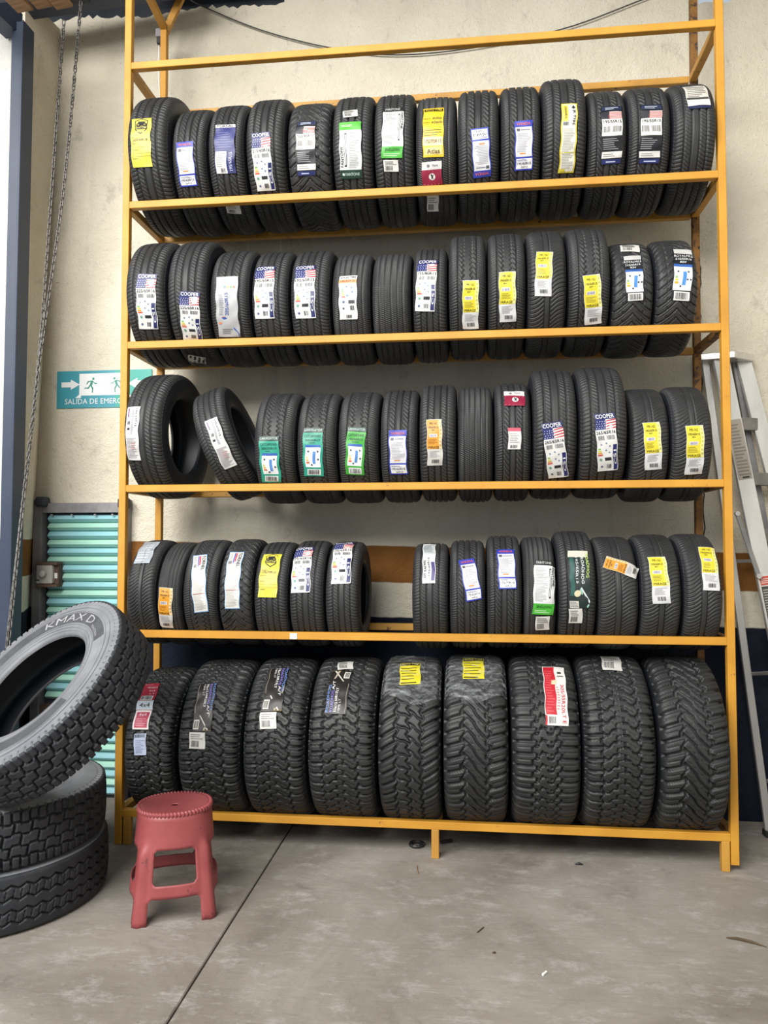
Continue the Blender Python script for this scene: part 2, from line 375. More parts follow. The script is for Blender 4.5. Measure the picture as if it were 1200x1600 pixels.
def runner(cv, cx, cy, h, mirror, col):
    k = h*cv.hs/cv.ws; m = -1 if mirror else 1
    def q(pts): cv.P(col, [(cx+m*x*k, cy+y*h) for x, y in (pts if m > 0 else pts[::-1])])
    cv.disc(col, cx+m*.16*k, cy+.44*h, .085*k)
    q([(-.10, .02), (.06, -.02), (.16, .30), (.02, .34)])
    q([(.02, .34), (.0, .26), (-.22, .20), (-.24, .27)]); q([(-.24, .27), (-.17, .24), (-.28, .06), (-.34, .09)])
    q([(.12, .28), (.16, .20), (.26, .08), (.42, .10), (.42, .16), (.28, .16)])
    q([(-.10, .02), (-.02, -.03), (-.18, -.22), (-.24, -.16)]); q([(-.18, -.22), (-.2, -.15), (-.46, -.13), (-.46, -.2)])
    q([(-.06, .0), (.06, -.02), (.16, -.20), (.09, -.26)]); q([(.16, -.20), (.09, -.18), (.06, -.5), (.13, -.5)])
cv = Canvas(.665, .25); tl, tl2 = '3f9fb0', '38ab9c'
cv.R(tl, 0, 0, 1, 1, 0)
cv.R(tl2, .62, 0, 1, 1, .5); cv.R('fbfdfd', .24, .33, .76, .92, 1)
cv.P('fbfdfd', [(.05, .56), (.05, .70), (.15, .70), (.15, .77), (.245, .63), (.15, .49), (.15, .56)])
cv.P('fbfdfd', [(.95, .56), (.85, .56), (.85, .49), (.755, .63), (.85, .77), (.85, .70), (.95, .70)])
cv.P('fbfdfd', [(.20, .27), (.26, .27), (.26, .40)]); cv.P('fbfdfd', [(.80, .27), (.74, .40), (.74, .27)])
runner(cv, .365, .60, .40, False, '2f9484'); runner(cv, .635, .60, .40, True, '2f9484')
cv.T('SALIDA DE EMERGENCIA', .09, .10, .91, .245, 'fbfdfd')
sg = tag(empty('exit_sign', (-.4685, WY-.004, 2.69)), 'teal emergency exit sign with two running figures and white arrows', 'sign')
MB().box(-.3325, .3325, -.003, .003, -.125, .125).build('panel', paint('sign_teal', lin('3f9fb0'), lin('42a3b2'), .35), sg)
link('print', cv.mesh('print', lambda a, b, l: np.stack([a, -.0035-l*.0009, b], -1)), sg)

# ------------------------------------------------------------------ rack
rk = tag(empty('storage_rack', (0, 0, 0)), 'tall yellow steel tube rack with five long shelves full of tires', 'rack')
Z = [4.418, 3.605, 2.798, 1.985, 1.175, .19]
def rbox(name, x0, x1, y0, y1, z0, z1, mat='yellow'): return MB().box(x0, x1, y0, y1, z0, z1).build(name, M[mat], rk, .0025)
rbox('post', 0, T, 0, T, 0, 5.5); rbox('post', W-T, W, 0, T, .034, 5.5)
rbox('post', 0, T, D, D+T, 0, 4.98)
MB().bar((W-T/2-.015, D+T/2, 0), (W-T/2+.02, D+T/2, 5.5), T, T, up=(0, 1, 0)).build('post', M['rust_yellow'], rk, .0025)
for z in Z:
    rbox('front_beam', T, W-T, 0, T, z-T, z)
    rbox('rear_beam', T, W-T, D, D+T, z-T, z, 'yellow_dirty')
    rbox('side_beam', 0, T, T, D, z-T, z, 'yellow_dirty'); rbox('side_beam', W-T, W, T, D, z-T, z, 'yellow_dirty' if z > 3 else 'rust_yellow')
rbox('foot', W-.085, W-.045, 0, T, 0, .15, 'yellow_dirty'); rbox('foot', 1.749, 1.789, 0, T, 0, .15, 'yellow_dirty'); rbox('foot', .05, .09, 0, T, 0, .15, 'yellow_dirty')
rbox('foot', 1.749, 1.789, D, D+T, 0, .15, 'yellow_dirty'); rbox('foot', W-.13, W-.09, D, D+T, 0, .15, 'rust_yellow')
MB().bar((.02, .52, 4.97), (.02, .02, 5.05), T, T).build('side_beam', M['yellow_dirty'], rk, .0025)
MB().bar((.025, .53, 4.96), (.18, .57, 5.36), T, T).build('strut', M['yellow_dirty'], rk, .0025)
MB().box(.985, 1.025, -.003, -.0005, 1.138, 1.17).build('paper_tag', M['white'], rk)
so = tag(empty('wall_socket', (-.012, .54, 4.88)), 'small black socket hanging with a thin cord at the rack corner', 'socket')
MB().box(-.022, .022, -.02, .02, 0, .045).build('body', M['black'], so, .003); MB().box(-.03, .03, -.022, .03, .045, .10).build('bracket', M['grey_steel'], so, .003)
MB().tube([(-.012, 0, 0), (-.016, 0, -.15), (-.006, 0, -.3), (0, .01, -.6), (0, .01, -1.2)], .0045, 6).build('cord', M['white'], so, sm=True)
def smoothpts(P, n=8):
    P = [Vector(p) for p in P]; out = []
    for i in range(len(P)-1):
        a, b, c, d = P[max(i-1, 0)], P[i], P[i+1], P[min(i+2, len(P)-1)]
        for k in range(n):
            t = k/n; out.append(.5*((2*b)+(c-a)*t+(2*a-5*b+4*c-d)*t*t+(3*b-a-3*c+d)*t**3))
    return out+[P[-1]]
tag(MB().tube(smoothpts([(.10, .74, 5.33), (.169, .73, 5.27), (.6, .73, 5.06), (1.083, .73, 4.90), (1.504, .73, 4.825), (1.998, .73, 4.835), (2.561, .73, 4.915), (3.035, .73, 5.06), (3.5, .735, 5.22)]), .0042, 6).build('cable', M['cable'], sm=True), 'thin black cable sagging across the plaster wall above the rack', 'cable')

# ------------------------------------------------------------------ hoist chain
ch = tag(empty('hoist_chain', (-.595, -.10, 1.05)), 'long steel hand chain hanging in a loop beside the column', 'chain')
lp = []
for k in range(20):
    a = 2*math.pi*k/20; lp.append(Vector((.0085*math.cos(a), 0, .0085*math.sin(a)+(.0115 if math.sin(a) >= 0 else -.0115))))
bm_ = MB(); ring = []
for k, p in enumerate(lp):
    d = (lp[(k+1) % 20]-lp[k-1]).normalized(); x = Vector((0, 1, 0)); y = d.cross(x)
    ring.append([bm_.bm.verts.new(p+(x*math.cos(2*math.pi*j/6)+y*math.sin(2*math.pi*j/6))*.0032) for j in range(6)])
for k in range(20):
    A, B = ring[k], ring[(k+1) % 20]
    for j in range(6): bm_.bm.faces.new((A[j], A[(j+1) % 6], B[(j+1) % 6], B[j]))
lk_me = bm_.mesh('link', sm=True); lk_me.materials.append(M['chain'])
def strand(P):
    P = smoothpts(P, 60); acc = 0; last = None; k = 0
    for a, b in zip(P, P[1:]):
        acc += (b-a).length
        if acc >= .0285:
            acc -= .0285; d = (b-a).normalized(); q = d.to_track_quat('Z', 'Y') @ Quaternion((0, 0, 1), R_(90*(k % 2)+25))
            o = link('link', lk_me, ch); o.location = b-ch.location; o.rotation_mode = 'QUATERNION'; o.rotation_quaternion = q; k += 1
strand([(-.485, .20, 4.86), (-.545, .20, 3.8), (-.603, .19, 2.77), (-.640, .12, 1.95), (-.60, -.08, 1.10)])
strand([(-.376, .20, 4.97), (-.47, .20, 3.8), (-.585, .17, 2.77), (-.625, .10, 1.95), (-.585, -.09, 1.10)])
hg = MB().box(-.49, -.34, .17, .24, 4.97, 5.04).build('hanger', M['dark_steel'], ch); hg.location = -Vector(ch.location)

# ------------------------------------------------------------------ tires
def resample(P, n):
    P = np.array(P, float); s = np.r_[0, np.cumsum(np.hypot(*np.diff(P, axis=0).T))]
    # gentle smoothing of the polyline by a fine cubic-free subdivision
    t = np.linspace(0, s[-1], n); return np.stack([np.interp(t, s, P[:, 0]), np.interp(t, s, P[:, 1])], -1)
def chaikin(P, k=2):
    P = np.array(P, float)
    for _ in range(k):
        q = np.empty((2*len(P)-2, 2)); q[0::2] = P[:-1]*.75+P[1:]*.25; q[1::2] = P[:-1]*.25+P[1:]*.75
        P = np.r_[P[:1], q, P[-1:]]
    return P
def wrapd(x, P): return (x+P/2) % P-P/2
def gr(d, hw, s=.0011): return np.clip((hw+s-np.abs(d))/(2*s), 0, 1)
def full(half): h = np.array(half); return np.r_[h[::-1]*[-1, 1], h[1:]]
KIND = {
 'car': dict(w=.22, R=.33, tread=[(0, 0), (.2, .002), (.33, .010), (.40, .026), (.445, .055), (.472, .092)], side=[(.472, .092), (.49, .14), (.50, .19), (.497, .25), (.48, .31), (.45, .36), (.415, .395), (.36, .405)], inner=[(.36, .405), (.43, .33), (.465, .22), (.45, .12), (.38, .065), (0, .045)], depth=.0100),
 'mt': dict(w=.34, R=.44, tread=[(0, 0), (.25, .005), (.36, .014), (.425, .034), (.46, .068), (.482, .125)], side=[(.482, .125), (.494, .17), (.50, .23), (.49, .31), (.465, .40), (.43, .46), (.40, .485), (.35, .49)], inner=[(.35, .49), (.42, .42), (.46, .3), (.45, .16), (.38, .08), (0, .05)], depth=.018),
 'truck': dict(w=.265, R=.50, tread=[(0, 0), (.3, .004), (.43, .012), (.456, .018), (.472, .045), (.478, .085)], side=[(.478, .085), (.482, .090), (.487, .11), (.497, .16), (.50, .20), (.498, .215), (.492, .218), (.490, .235), (.485, .30), (.470, .33), (.474, .345), (.455, .38), (.43, .41), (.40, .425), (.35, .43)], inner=[(.35, .43), (.42, .36), (.455, .24), (.44, .13), (.36, .075), (0, .055)], depth=.020),
}
def tread_mesh(name, kind, P, npp, nv, fn):
    K = KIND[kind]; w0, R0 = K['w'], K['R']
    pr = resample(chaikin(full(K['tread']), 2)*[w0, R0], nv); pr[:, 1] = R0-pr[:, 1]
    tg = np.gradient(pr, axis=0); nm = np.stack([-tg[:, 1], tg[:, 0]], -1); nm /= np.linalg.norm(nm, axis=1)[:, None]
    npit = max(1, int(round(2*math.pi*R0/P))); Pl = 2*math.pi*R0/npit
    U = np.arange(npp)/npp*Pl
    g = fn(*np.meshgrid(U, pr[:, 0], indexing='ij'), Pl)
    g[:, 0] = g[:, -1] = 0
    g = np.tile(g, (npit, 1)); nu = len(g); dp = K['depth']*g
    X = pr[None, :, 0]-nm[None, :, 0]*dp; r = pr[None, :, 1]-nm[None, :, 1]*dp
    a = np.arange(nu)/nu*2*math.pi
    V = np.stack([X, -r*np.cos(a)[:, None], r*np.sin(a)[:, None]], -1)
    me = np_mesh(name, V, grid_quads(nu, nv, True, True))
    if kind == 'truck':                                # dusty lug ends
        mi = np.tile(((np.abs(pr[:-1, 0]) > .4655*w0) & (np.abs(pr[1:, 0]) > .4655*w0)).astype(np.int32), nu); me.polygons.foreach_set('material_index', mi)
    return me
def rev_mesh(name, P, nseg=96, flip=False):
    P = np.array(P); a = np.arange(nseg)/nseg*2*math.pi
    V = np.stack([np.broadcast_to(P[None, :, 0], (nseg, len(P))), -P[None, :, 1]*np.cos(a)[:, None], P[None, :, 1]*np.sin(a)[:, None]], -1)
    return np_mesh(name, V, grid_quads(nseg, len(P), True, flip))
def side_mesh(kind, s):
    K = KIND[kind]; P = chaikin(K['side'], 2 if kind != 'truck' else 1)*[K['w'], K['R']]; P[:, 1] = K['R']-P[:, 1]; P[:, 0] *= s
    return rev_mesh('sidewall', P, 96, s > 0)
def inner_mesh(kind):
    K = KIND[kind]; P = chaikin(full(np.array(K['inner'])[::-1]), 2)*[K['w'], K['R']]; P[:, 1] = K['R']-P[:, 1]
    return rev_mesh('inner_liner', P, 72, False)
# --- tread patterns: groove amount at (U along, X across)
def pat_rib(U, X, P):
    A = np.abs(X); g = np.zeros_like(U)
    for c in (-.056, -.019, .019, .056): g = np.maximum(g, gr(X-c, .0040))
    g = np.maximum(g, .75*gr(wrapd(U+.25*A, P/2), .0015)*(A > .060))
    return np.maximum(g, .65*gr(wrapd(U+.7*X, P/2), .0013)*(A < .056)*(A > .022))
def pat_slash(U, X, P):
    A = np.abs(X); g = np.zeros_like(U)
    for c in (-.060, -.017, .017, .060): g = np.maximum(g, gr(X-c, .0038))
    g = np.maximum(g, .9*gr(wrapd(U+np.sign(X)*1.1*(A-.017)+6*(A-.04)**2, P), .0024)*(A > .022)*(A < .056))
    return np.maximum(g, .75*gr(wrapd(U+.3*A, P/2), .0015)*(A > .064))
def pat_swoop(U, X, P):
    A = np.abs(X); g = np.maximum(gr(X-.016, .003), gr(X+.016, .003))
    ph = U+np.sign(X)*.06*np.clip(1-A/.095, 0, 1)**1.9
    g = np.maximum(g, .85*gr(wrapd(ph, P), .0019)*(A > .020))
    return np.maximum(g, .35*gr(wrapd(ph+P/2, P), .0008)*(A > .05))
def pat_catch(U, X, P):
    A = np.abs(X); g = np.maximum(gr(X-.055, .0028), gr(X+.055, .0028))
    g = np.maximum(g, gr(A-.024-.006*np.sin(2*math.pi*U/P), .0026))
    g = np.maximum(g, .7*gr(wrapd(U+1.3*X, P), .0018)*(A < .05)*(A > .024))
    return np.maximum(g, .8*gr(wrapd(U+.35*A, P/2), .0014)*(A > .055))
def pat_fine(U, X, P):
    A = np.abs(X); g = np.zeros_like(U)
    for c in (-.066, -.035, 0, .035, .066): g = np.maximum(g, gr(X-c, .0022))
    return np.maximum(g, .75*gr(wrapd(U+.45*X, P/3), .0013)*((A < .032) | (A > .04)))
def pat_vee(U, X, P):
    A = np.abs(X); g = gr(wrapd(U+1.25*A-3.5*A*A, P), .0028)
    g = np.maximum(g, .8*gr(wrapd(U+.9*A+P/2, P), .0016)*(A > .02)*(A < .075))
    return np.maximum(g, gr(A-.052, .002)*(np.cos(2*math.pi*U/P) > -.2))
def tri(U, P): return np.abs(wrapd(U, P))/(P/4)-1
def sq(U, P, k=4): return np.tanh(k*np.sin(2*math.pi*U/P))
def PT1(U, X, P):
    A = np.abs(X); sg = np.sign(X)
    g = gr(A-.084-.007*sq(U+sg*P/4, P), .0048, .0014)
    g = np.maximum(g, gr(X-.017*sq(U, P, 3), .0036, .0014)*(A < .05))
    g = np.maximum(g, gr(wrapd(U+sg*.22*P+.013*np.tanh((A-.046)/.009), P), .0042, .0014)*(A < .086)*(A > .012))
    g = np.maximum(g, gr(wrapd(U+sg*.10*P+.05*A, P), .0062, .0014)*(A > .084))
    g = np.maximum(g, gr(wrapd(U+sg*.10*P+P/2, P), .0030, .0012)*(A > .142))
    g = np.maximum(g, .40*gr(wrapd(U+.6*X+.3*P, P), .0012)*(A > .025)*(A < .068))
    return np.maximum(g, .40*gr(wrapd(U+sg*.10*P+P/2+.003*sq(A, .03), P), .0012)*(A > .10)*(A < .135))
def PT2(U, X, P):
    A = np.abs(X); sg = np.sign(X)
    g = gr(A-.068-.010*tri(U+sg*P/4, P), .0060, .0014)
    g = np.maximum(g, gr(X-.014*tri(U, P), .0050, .0014)*(A < .05))
    g = np.maximum(g, gr(wrapd(U+sg*(.25*P+.55*A)+.006*np.tanh((A-.035)/.008), P), .0062, .0014)*(A < .072))
    g = np.maximum(g, gr(wrapd(U-.55*X, P), .0090, .0014)*(A > .066))
    return np.maximum(g, .40*gr(wrapd(U-.55*X+P/2, P), .0013)*(A > .085)*(A < .15))
def PT3(U, X, P):
    A = np.abs(X); sg = np.sign(X)
    g = gr(A-.064-.011*sq(U-.4*X+sg*P/4, P, 2), .0065, .0014)
    g = np.maximum(g, gr(wrapd(U+.95*X+.010*np.tanh(X/.010), P), .0066, .0014)*(A < .066))
    g = np.maximum(g, gr(X+.010*tri(U+P/3, P), .0030, .0012)*(A < .04)*(np.cos(2*math.pi*U/P) > -.3))
    g = np.maximum(g, gr(wrapd(U-.28*X+sg*.006, P), .0095, .0014)*(A > .062))
    g = np.maximum(g, .40*gr(wrapd(U+.95*X+P/2, P), .0013)*(A > .015)*(A < .05))
    return np.maximum(g, .45*gr(wrapd(U-.28*X+sg*.006+P/2, P), .0016)*(A > .085)*(A < .145))
def PT4(U, X, P):
    A = np.abs(X); sg = np.sign(X)
    g = gr(A-.060-.010*sq(U+sg*P/4, P, 5), .0050, .0014)
    g = np.maximum(g, gr(wrapd(U+.014*sq(X, .07, 3), P), .0050, .0014)*(A < .062))
    g = np.maximum(g, gr(wrapd(U+sg*.2*P+.002, P), .0075, .0014)*(A > .060))
    g = np.maximum(g, gr(X-.022*sq(U+P/4, P, 5), .0034, .0012)*(A < .03)*(np.sin(2*math.pi*U/P) > .1))
    return np.maximum(g, .45*gr(wrapd(U+sg*.2*P+P/2, P), .0014)*(A > .08)*(A < .14))
def pat_drive(U, X, P):
    g = np.zeros_like(U); ed = (-.073, -.026, .026, .073)
    zz = .004*np.sign(np.sin(2*math.pi*U/P))
    for c in ed: g = np.maximum(g, gr(X-c-zz, .0042, .0016))
    col = np.digitize(X, ed)
    for k in range(5):
        off = (0, .5, 0, .5, 0)[k]; hw = .0048 if k in (0, 4) else .0042
        g = np.maximum(g, gr(wrapd(U+off*P+.18*X*(k not in (0, 4)), P/2 if k in (0, 4) else P), hw, .0016)*(col == k))
    return g
def pat_zig(U, X, P):
    g = np.zeros_like(U); tri = np.abs(wrapd(U, P))/(P/2)*2-1
    for c in (-.075, -.026, .026, .075): g = np.maximum(g, gr(X-c-.008*tri, .0030, .0014))
    return np.maximum(g, .6*gr(wrapd(U+.2*X, P/2), .0012)*(np.abs(np.abs(X)-.05) < .02))
TREAD = {
 'rib': ('car', tread_mesh('tread', 'car', .040, 13, 64, pat_rib)), 'slash': ('car', tread_mesh('tread', 'car', .030, 9, 64, pat_slash)),
 'swoop': ('car', tread_mesh('tread', 'car', .022, 8, 64, pat_swoop)), 'catch': ('car', tread_mesh('tread', 'car', .030, 9, 64, pat_catch)),
 'fine': ('car', tread_mesh('tread', 'car', .036, 12, 64, pat_fine)), 'vee': ('car', tread_mesh('tread', 'car', .048, 14, 64, pat_vee)),
 'at': ('mt', tread_mesh('tread', 'mt', .058, 16, 84, PT1)), 'mx': ('mt', tread_mesh('tread', 'mt', .068, 18, 84, PT2)),
 'blade': ('mt', tread_mesh('tread', 'mt', .068, 18, 84, PT3)), 'rt': ('mt', tread_mesh('tread', 'mt', .060, 16, 84, PT4)),
 'drive': ('truck', tread_mesh('tread', 'truck', .072, 22, 84, pat_drive)), 'zig': ('truck', tread_mesh('tread', 'truck', .060, 16, 72, pat_zig))}
for k, (kd, me) in TREAD.items():
    mi = np.zeros(len(me.polygons), np.int32); me.polygons.foreach_get('material_index', mi)
    me.materials.append({'car': M['tread'], 'mt': M['tread_mt'], 'truck': M['truck']}[kd])
    if kd == 'truck': me.materials.append(M['truck_side']); me.polygons.foreach_set('material_index', mi)
SIDE = {}
for kd in KIND:
    m_ = {'car': M['side'], 'mt': M['side'], 'truck': M['truck_side']}[kd]
    SIDE[kd] = [side_mesh(kd, -1), side_mesh(kd, 1), inner_mesh(kd)]
    for me, mm in zip(SIDE[kd], (m_, m_, M['side'])): me.materials.append(mm)
def tire(name, X, Y, zc, w_, R, pattern, label, group, rot=None, spin=None):
    """thing with its base under the centre; parts: tread, two sidewalls, inner liner"""
    kd, tm = TREAD[pattern]; K = KIND[kd]
    Mx = rot.to_4x4() if rot is not None else Matrix.Identity(4)
    root = empty(name); root.matrix_world = Matrix.Translation((X, Y, zc)) @ Mx @ Matrix.Translation((0, 0, -R))
    tag(root, label, 'tire', group)
    sp = random.uniform(0, 6.28) if spin is None else spin
    out = {}
    for nm, me in (('tread', tm), ('sidewall', SIDE[kd][0]), ('sidewall', SIDE[kd][1]), ('inner_liner', SIDE[kd][2])):
        o = link(nm, me, root); o.location = (0, 0, R); o.rotation_euler = (sp, 0, 0); o.scale = (w_/K['w'], R/K['R'], R/K['R'])
        out.setdefault(nm, []).append(o)
    root['_'] = 0; del root['_']
    return root, out
def drop(kd, xf):
    P = chaikin(KIND[kd]['tread'], 2); return np.interp(np.abs(xf), P[:, 0], P[:, 1])

# --- sticker designs (x right, y up, both 0..1)
NV, OR, YL = '232a63', 'd8502c', 'e6d63a'
def flag(c, x0, y0, x1, y1):
    c.R('2b3473', x0, y0, (x0+x1)/2, y1, 1); h = (y1-y0)
    for i in range(4):
        a = y0+h*(i*.27-.05); c.P('c23a45', [((x0+x1)/2-.02, max(a, y0)), (x1, min(max(a+.12*h, y0), y1)), (x1, min(a+.26*h, y1)), ((x0+x1)/2+.06, min(a+.13*h, y1))], 2)
    for i in range(4):
        for j in range(4):
            c.disc('e8eaf2', x0+(x1-x0)*(.06+.12*i+.03*(j % 2)), y0+h*(.14+.22*j), .022, 3, 5)
def d_cooper(c, size):
    c.R('e9e9e6', 0, 0, 1, 1, 0); c.R(NV, 0, .90, 1, 1, 1); c.T('COOPER', .05, .915, .95, .985, 'f4f4f4')
    c.R('e9e9e6', 0, .72, 1, .90, .5); flag(c, 0, .73, 1, .90); c.T(size, .03, .655, .97, .71, '1b1b22')
    c.bars('6e6e74', .1, .56, .4, .63, 9); c.bars('6e6e74', .52, .56, .92, .63, 11)
    c.R(NV, .78, .02, .97, .47, 1); c.T('CS1', .81, .12, .94, .38, 'f0f0f4', 90)
    for i, k in enumerate(('d8553a', 'e0a23c', 'd8cf55', '7fb65a')): c.R(k, .06, .29+.035*i, .30-.04*i, .315+.035*i, 1)
    for x, y in ((.45, .50), (.62, .45), (.45, .38), (.62, .34), (.2, .48)): c.disc('7d8ea8', x, y, .045, 1)
    c.R('2a2a30', .38, .20, .70, .255, 1); c.disc('6fa08a', .18, .22, .07, 1); c.disc('5b6b8f', .2, .09, .06, 1); c.bars('45454c', .45, .05, .68, .13, 4)
def d_winda(c, size):
    c.R('2f3fb0', 0, 0, 1, 1, 0); c.T('WINDA', .12, .895, .90, .955, 'e8693c'); c.R('dddde0', .06, .27, .96, .86, 1); c.R('f2f2f2', .07, .03, .95, .235, 1)
    c.lines('b4b4ba', .14, .36, .88, .74, 12); c.R('55555c', .12, .77, .30, .83, 2); c.R('8a8a92', .34, .79, .85, .81, 2); c.R('d98a40', .3, .32, .62, .345, 2)
    c.T(size, .12, .115, .88, .165, '26284a'); c.T('WP15', .34, .045, .72, .085, '17171c'); c.lines('6d6f90', .12, .18, .8, .22, 2)
def d_mirage(c, size, main=YL, low='dedede'):
    c.R(low, 0, 0, 1, 1, 0); c.R(main, .02, .36, .80, .99, 1); c.R('f1ee9c' if main == YL else 'f2d3a0', .80, .36, .98, .99, 1)
    c.T('MR-162', .2, .885, .68, .935, '28281c'); c.T(size, .1, .80, .75, .845, '38361c'); c.T('82V', .3, .75, .5, .78, '38361c')
    c.R('e9e6e0', .16, .61, .66, .68, 2); c.bars('8a86a8', .20, .62, .62, .67, 9, 3); c.lines('a59a30' if main == YL else 'a8671e', .12, .46, .7, .58, 4)
    c.T('MIRAGE', .10, .375, .80, .425, '1a1a14'); c.bars('2a2a2e', .30, .06, .78, .14, 10)
    for i in range(7): c.R('c9c56a' if main == YL else 'caa070', .84, .42+.08*i, .94, .46+.08*i, 2)
    c.lines('b9b9bd', .15, .18, .85, .33, 6)
def d_orange(c, size): d_mirage(c, size, 'df9a2e', 'cfccc6')
def d_fantone(c, size):
    c.R('e6e8e6', 0, 0, 1, 1, 0); c.R('54b43c', 0, .84, 1, 1, 1); c.lines('d7eccb', .1, .90, .9, .95, 2); c.R('1d3b30', 0, 0, 1, .15, 1); c.T('FANTONE', .25, .05, .9, .10, 'b9cfc4')
    c.disc('cfe0d8', .15, .075, .06); c.T('FANTONE', .04, .20, .17, .55, '1c1c1e', 90); c.R('2a2a2c', .22, .20, .32, .78, 1); c.R('e6e8e6', .245, .23, .295, .75, 2)
    c.lines('bdbfc0', .42, .18, .92, .80, 22)
def d_fantoneflip(c, size):
    c.R('e6e8e6', 0, 0, 1, 1, 0); c.R('49b038', 0, 0, 1, .20, 1); c.T('FANTONE', .15, .12, .85, .17, '235c22', 180); c.lines('bfe3b4', .1, .03, .9, .09, 2); c.R('242826', 0, .90, 1, 1, 1); c.T('FANTONE', .1, .925, .8, .975, 'c9cccb')
    c.T('FANTONE', .86, .52, .97, .86, '1c1c1e', -90); c.R('2a2a2c', .74, .30, .83, .84, 1); c.R('e6e8e6', .765, .33, .805, .81, 2); c.lines('bdbfc0', .08, .24, .66, .86, 24)
def d_shield(c, size):
    c.R('e2d24a', 0, 0, 1, 1, 0); c.P('2c2c26', [(.5, .64), (.22, .72), (.16, .94), (.5, 1.0), (.84, .94), (.78, .72)], 1); c.P('e2d24a', [(.5, .665), (.26, .735), (.21, .925), (.5, .975), (.79, .925), (.74, .735)], 2)
    c.disc('2a2c30', .34, .84, .11, 3); c.disc('2a2c30', .66, .84, .11, 3); c.R('2a2c30', .32, .82, .68, .92, 3); c.disc('9a8f3a', .34, .84, .05, 4); c.disc('9a8f3a', .66, .84, .05, 4); c.R('20221e', .20, .745, .80, .80, 4); c.T('AUTO TYRE', .23, .755, .77, .79, 'f2e98a', layer=5)
    for i, t in enumerate(('MEDIDA', 'MARCA', 'MODELO')): c.T(t, .05, .56-.12*i, .38, .585-.12*i, '3b3820'); c.R('5d572a', .05, .50-.12*i, .95, .505-.12*i, 1)
    c.T(size, .12, .51, .85, .55, '2c2c2c'); c.T('DOT', .1, .15, .35, .175, '4b461e'); c.R('6d6630', .0, .20, 1, .205, 1)
def d_autotyre(c, size):
    c.R('e8c52c', 0, 0, 1, 1, 0); c.R('24221c', .04, .90, .96, .97, 1); c.T('AUTO TYRE', .10, .912, .90, .958, 'f0d24a')
    for i, t in enumerate(('MARCA', 'MODELO')): c.T(t, .03, .72-.09*i, .36, .745-.09*i, '5b4a14')
    c.T('Atlas', .46, .71, .92, .76, '6a5a30'); c.T('AS600', .42, .62, .95, .67, '6a5a30'); c.R('e9d9a4', .04, .20, .96, .36, 1); c.T(size, .08, .245, .92, .31, '7a5c48'); c.R('e6cf86', .06, .04, .94, .17, 1); c.T('Atlas', .18, .06, .8, .14, '59492c')
    c.lines('6d5a16', .04, .38, .9, .52, 3, duty=.2)
def d_autoshort(c, size):
    c.R('e2d436', 0, 0, 1, 1, 0); c.R('2a281e', .03, .83, .97, .97, 1); c.T('AUTO TYRE', .08, .855, .92, .945, 'ece47a'); c.lines('5d571f', .06, .16, .92, .76, 5, duty=.22); c.lines('3d3a1a', .05, .02, .95, .10, 1)
def d_flagblack(c, size):
    c.R('15161c', 0, 0, 1, 1, 0); c.R('2a3350', .05, .90, .95, .985, 1); c.lines('b9c0cc', .2, .91, .85, .97, 2); c.R('e4e2de', .03, .44, .97, .87, 1); c.R('34343c', .03, .73, .40, .87, 2)
    for i in range(5): c.R('c0504a', .40-.05*(i < 3), .735+.027*i, .97, .748+.027*i, 2)
    c.T(size, .10, .655, .92, .705, '1c1c20'); c.bars('6a6a6a', .08, .50, .42, .60, 10); c.bars('6a6a6a', .52, .50, .92, .60, 10); c.lines('a6a6aa', .08, .22, .8, .41, 6, duty=.28); c.R('e4e2de', .03, .09, .97, .19, 1); c.lines('8a8a8a', .1, .11, .85, .17, 2, 2, .3)
    c.R('27306a', .06, .0, .94, .07, 1); c.lines('c3cbe8', .25, .015, .8, .055, 1)
def d_flagwhite(c, size):
    c.R('d9d6cc', 0, 0, 1, 1, 0); c.lines('96928a', .08, .40, .92, .95, 7, duty=.3); c.R('4b4a48', .02, .30, .98, .38, 1); c.R('e9e7e2', 0, .10, 1, .28, 1); c.R('262d52', 0, 0, 1, .09, 1)
def d_purple(c, size):
    c.R('343a78', 0, 0, 1, 1, 0); c.R('e2e2e0', .0, .93, 1, 1, 1); c.T('TORNEL', .06, .94, .9, .985, '24243a'); c.lines('6f76ac', .1, .48, .9, .84, 7, duty=.25); c.R('dcdcd8', .03, 0, .58, .42, 1); c.R('242a64', .62, 0, .98, .42, 1); c.lines('9d9da0', .08, .12, .54, .40, 8); c.bars('3c3c40', .28, .02, .5, .10, 6); c.T(size, .70, .05, .86, .40, 'cdd2f0', 90)
def d_silver(c, size):
    c.R('b6b7b9', 0, 0, 1, 1, 0); c.R('dfe0e0', .03, .76, .97, .99, 1)
    for i, k in enumerate(('5a8fd0', 'c8b04a', '68a060', 'cf6a45')): c.R(k, .35+.14*i, .79, .45+.14*i, .83, 2)
    c.lines('9fb4d8', .4, .88, .9, .96, 2); c.T(size, .42, .36, .58, .72, '4a5aa0', 90); c.lines('8d8f98', .15, .36, .36, .70, 12); c.P('d87a48', [(.05, .22), (.30, .34), (.42, .34), (.18, .22)], 2); c.P('3458a8', [(.25, .33), (.45, .33), (.97, .06), (.97, .0)], 2); c.lines('8c8e94', .2, .05, .7, .15, 3)
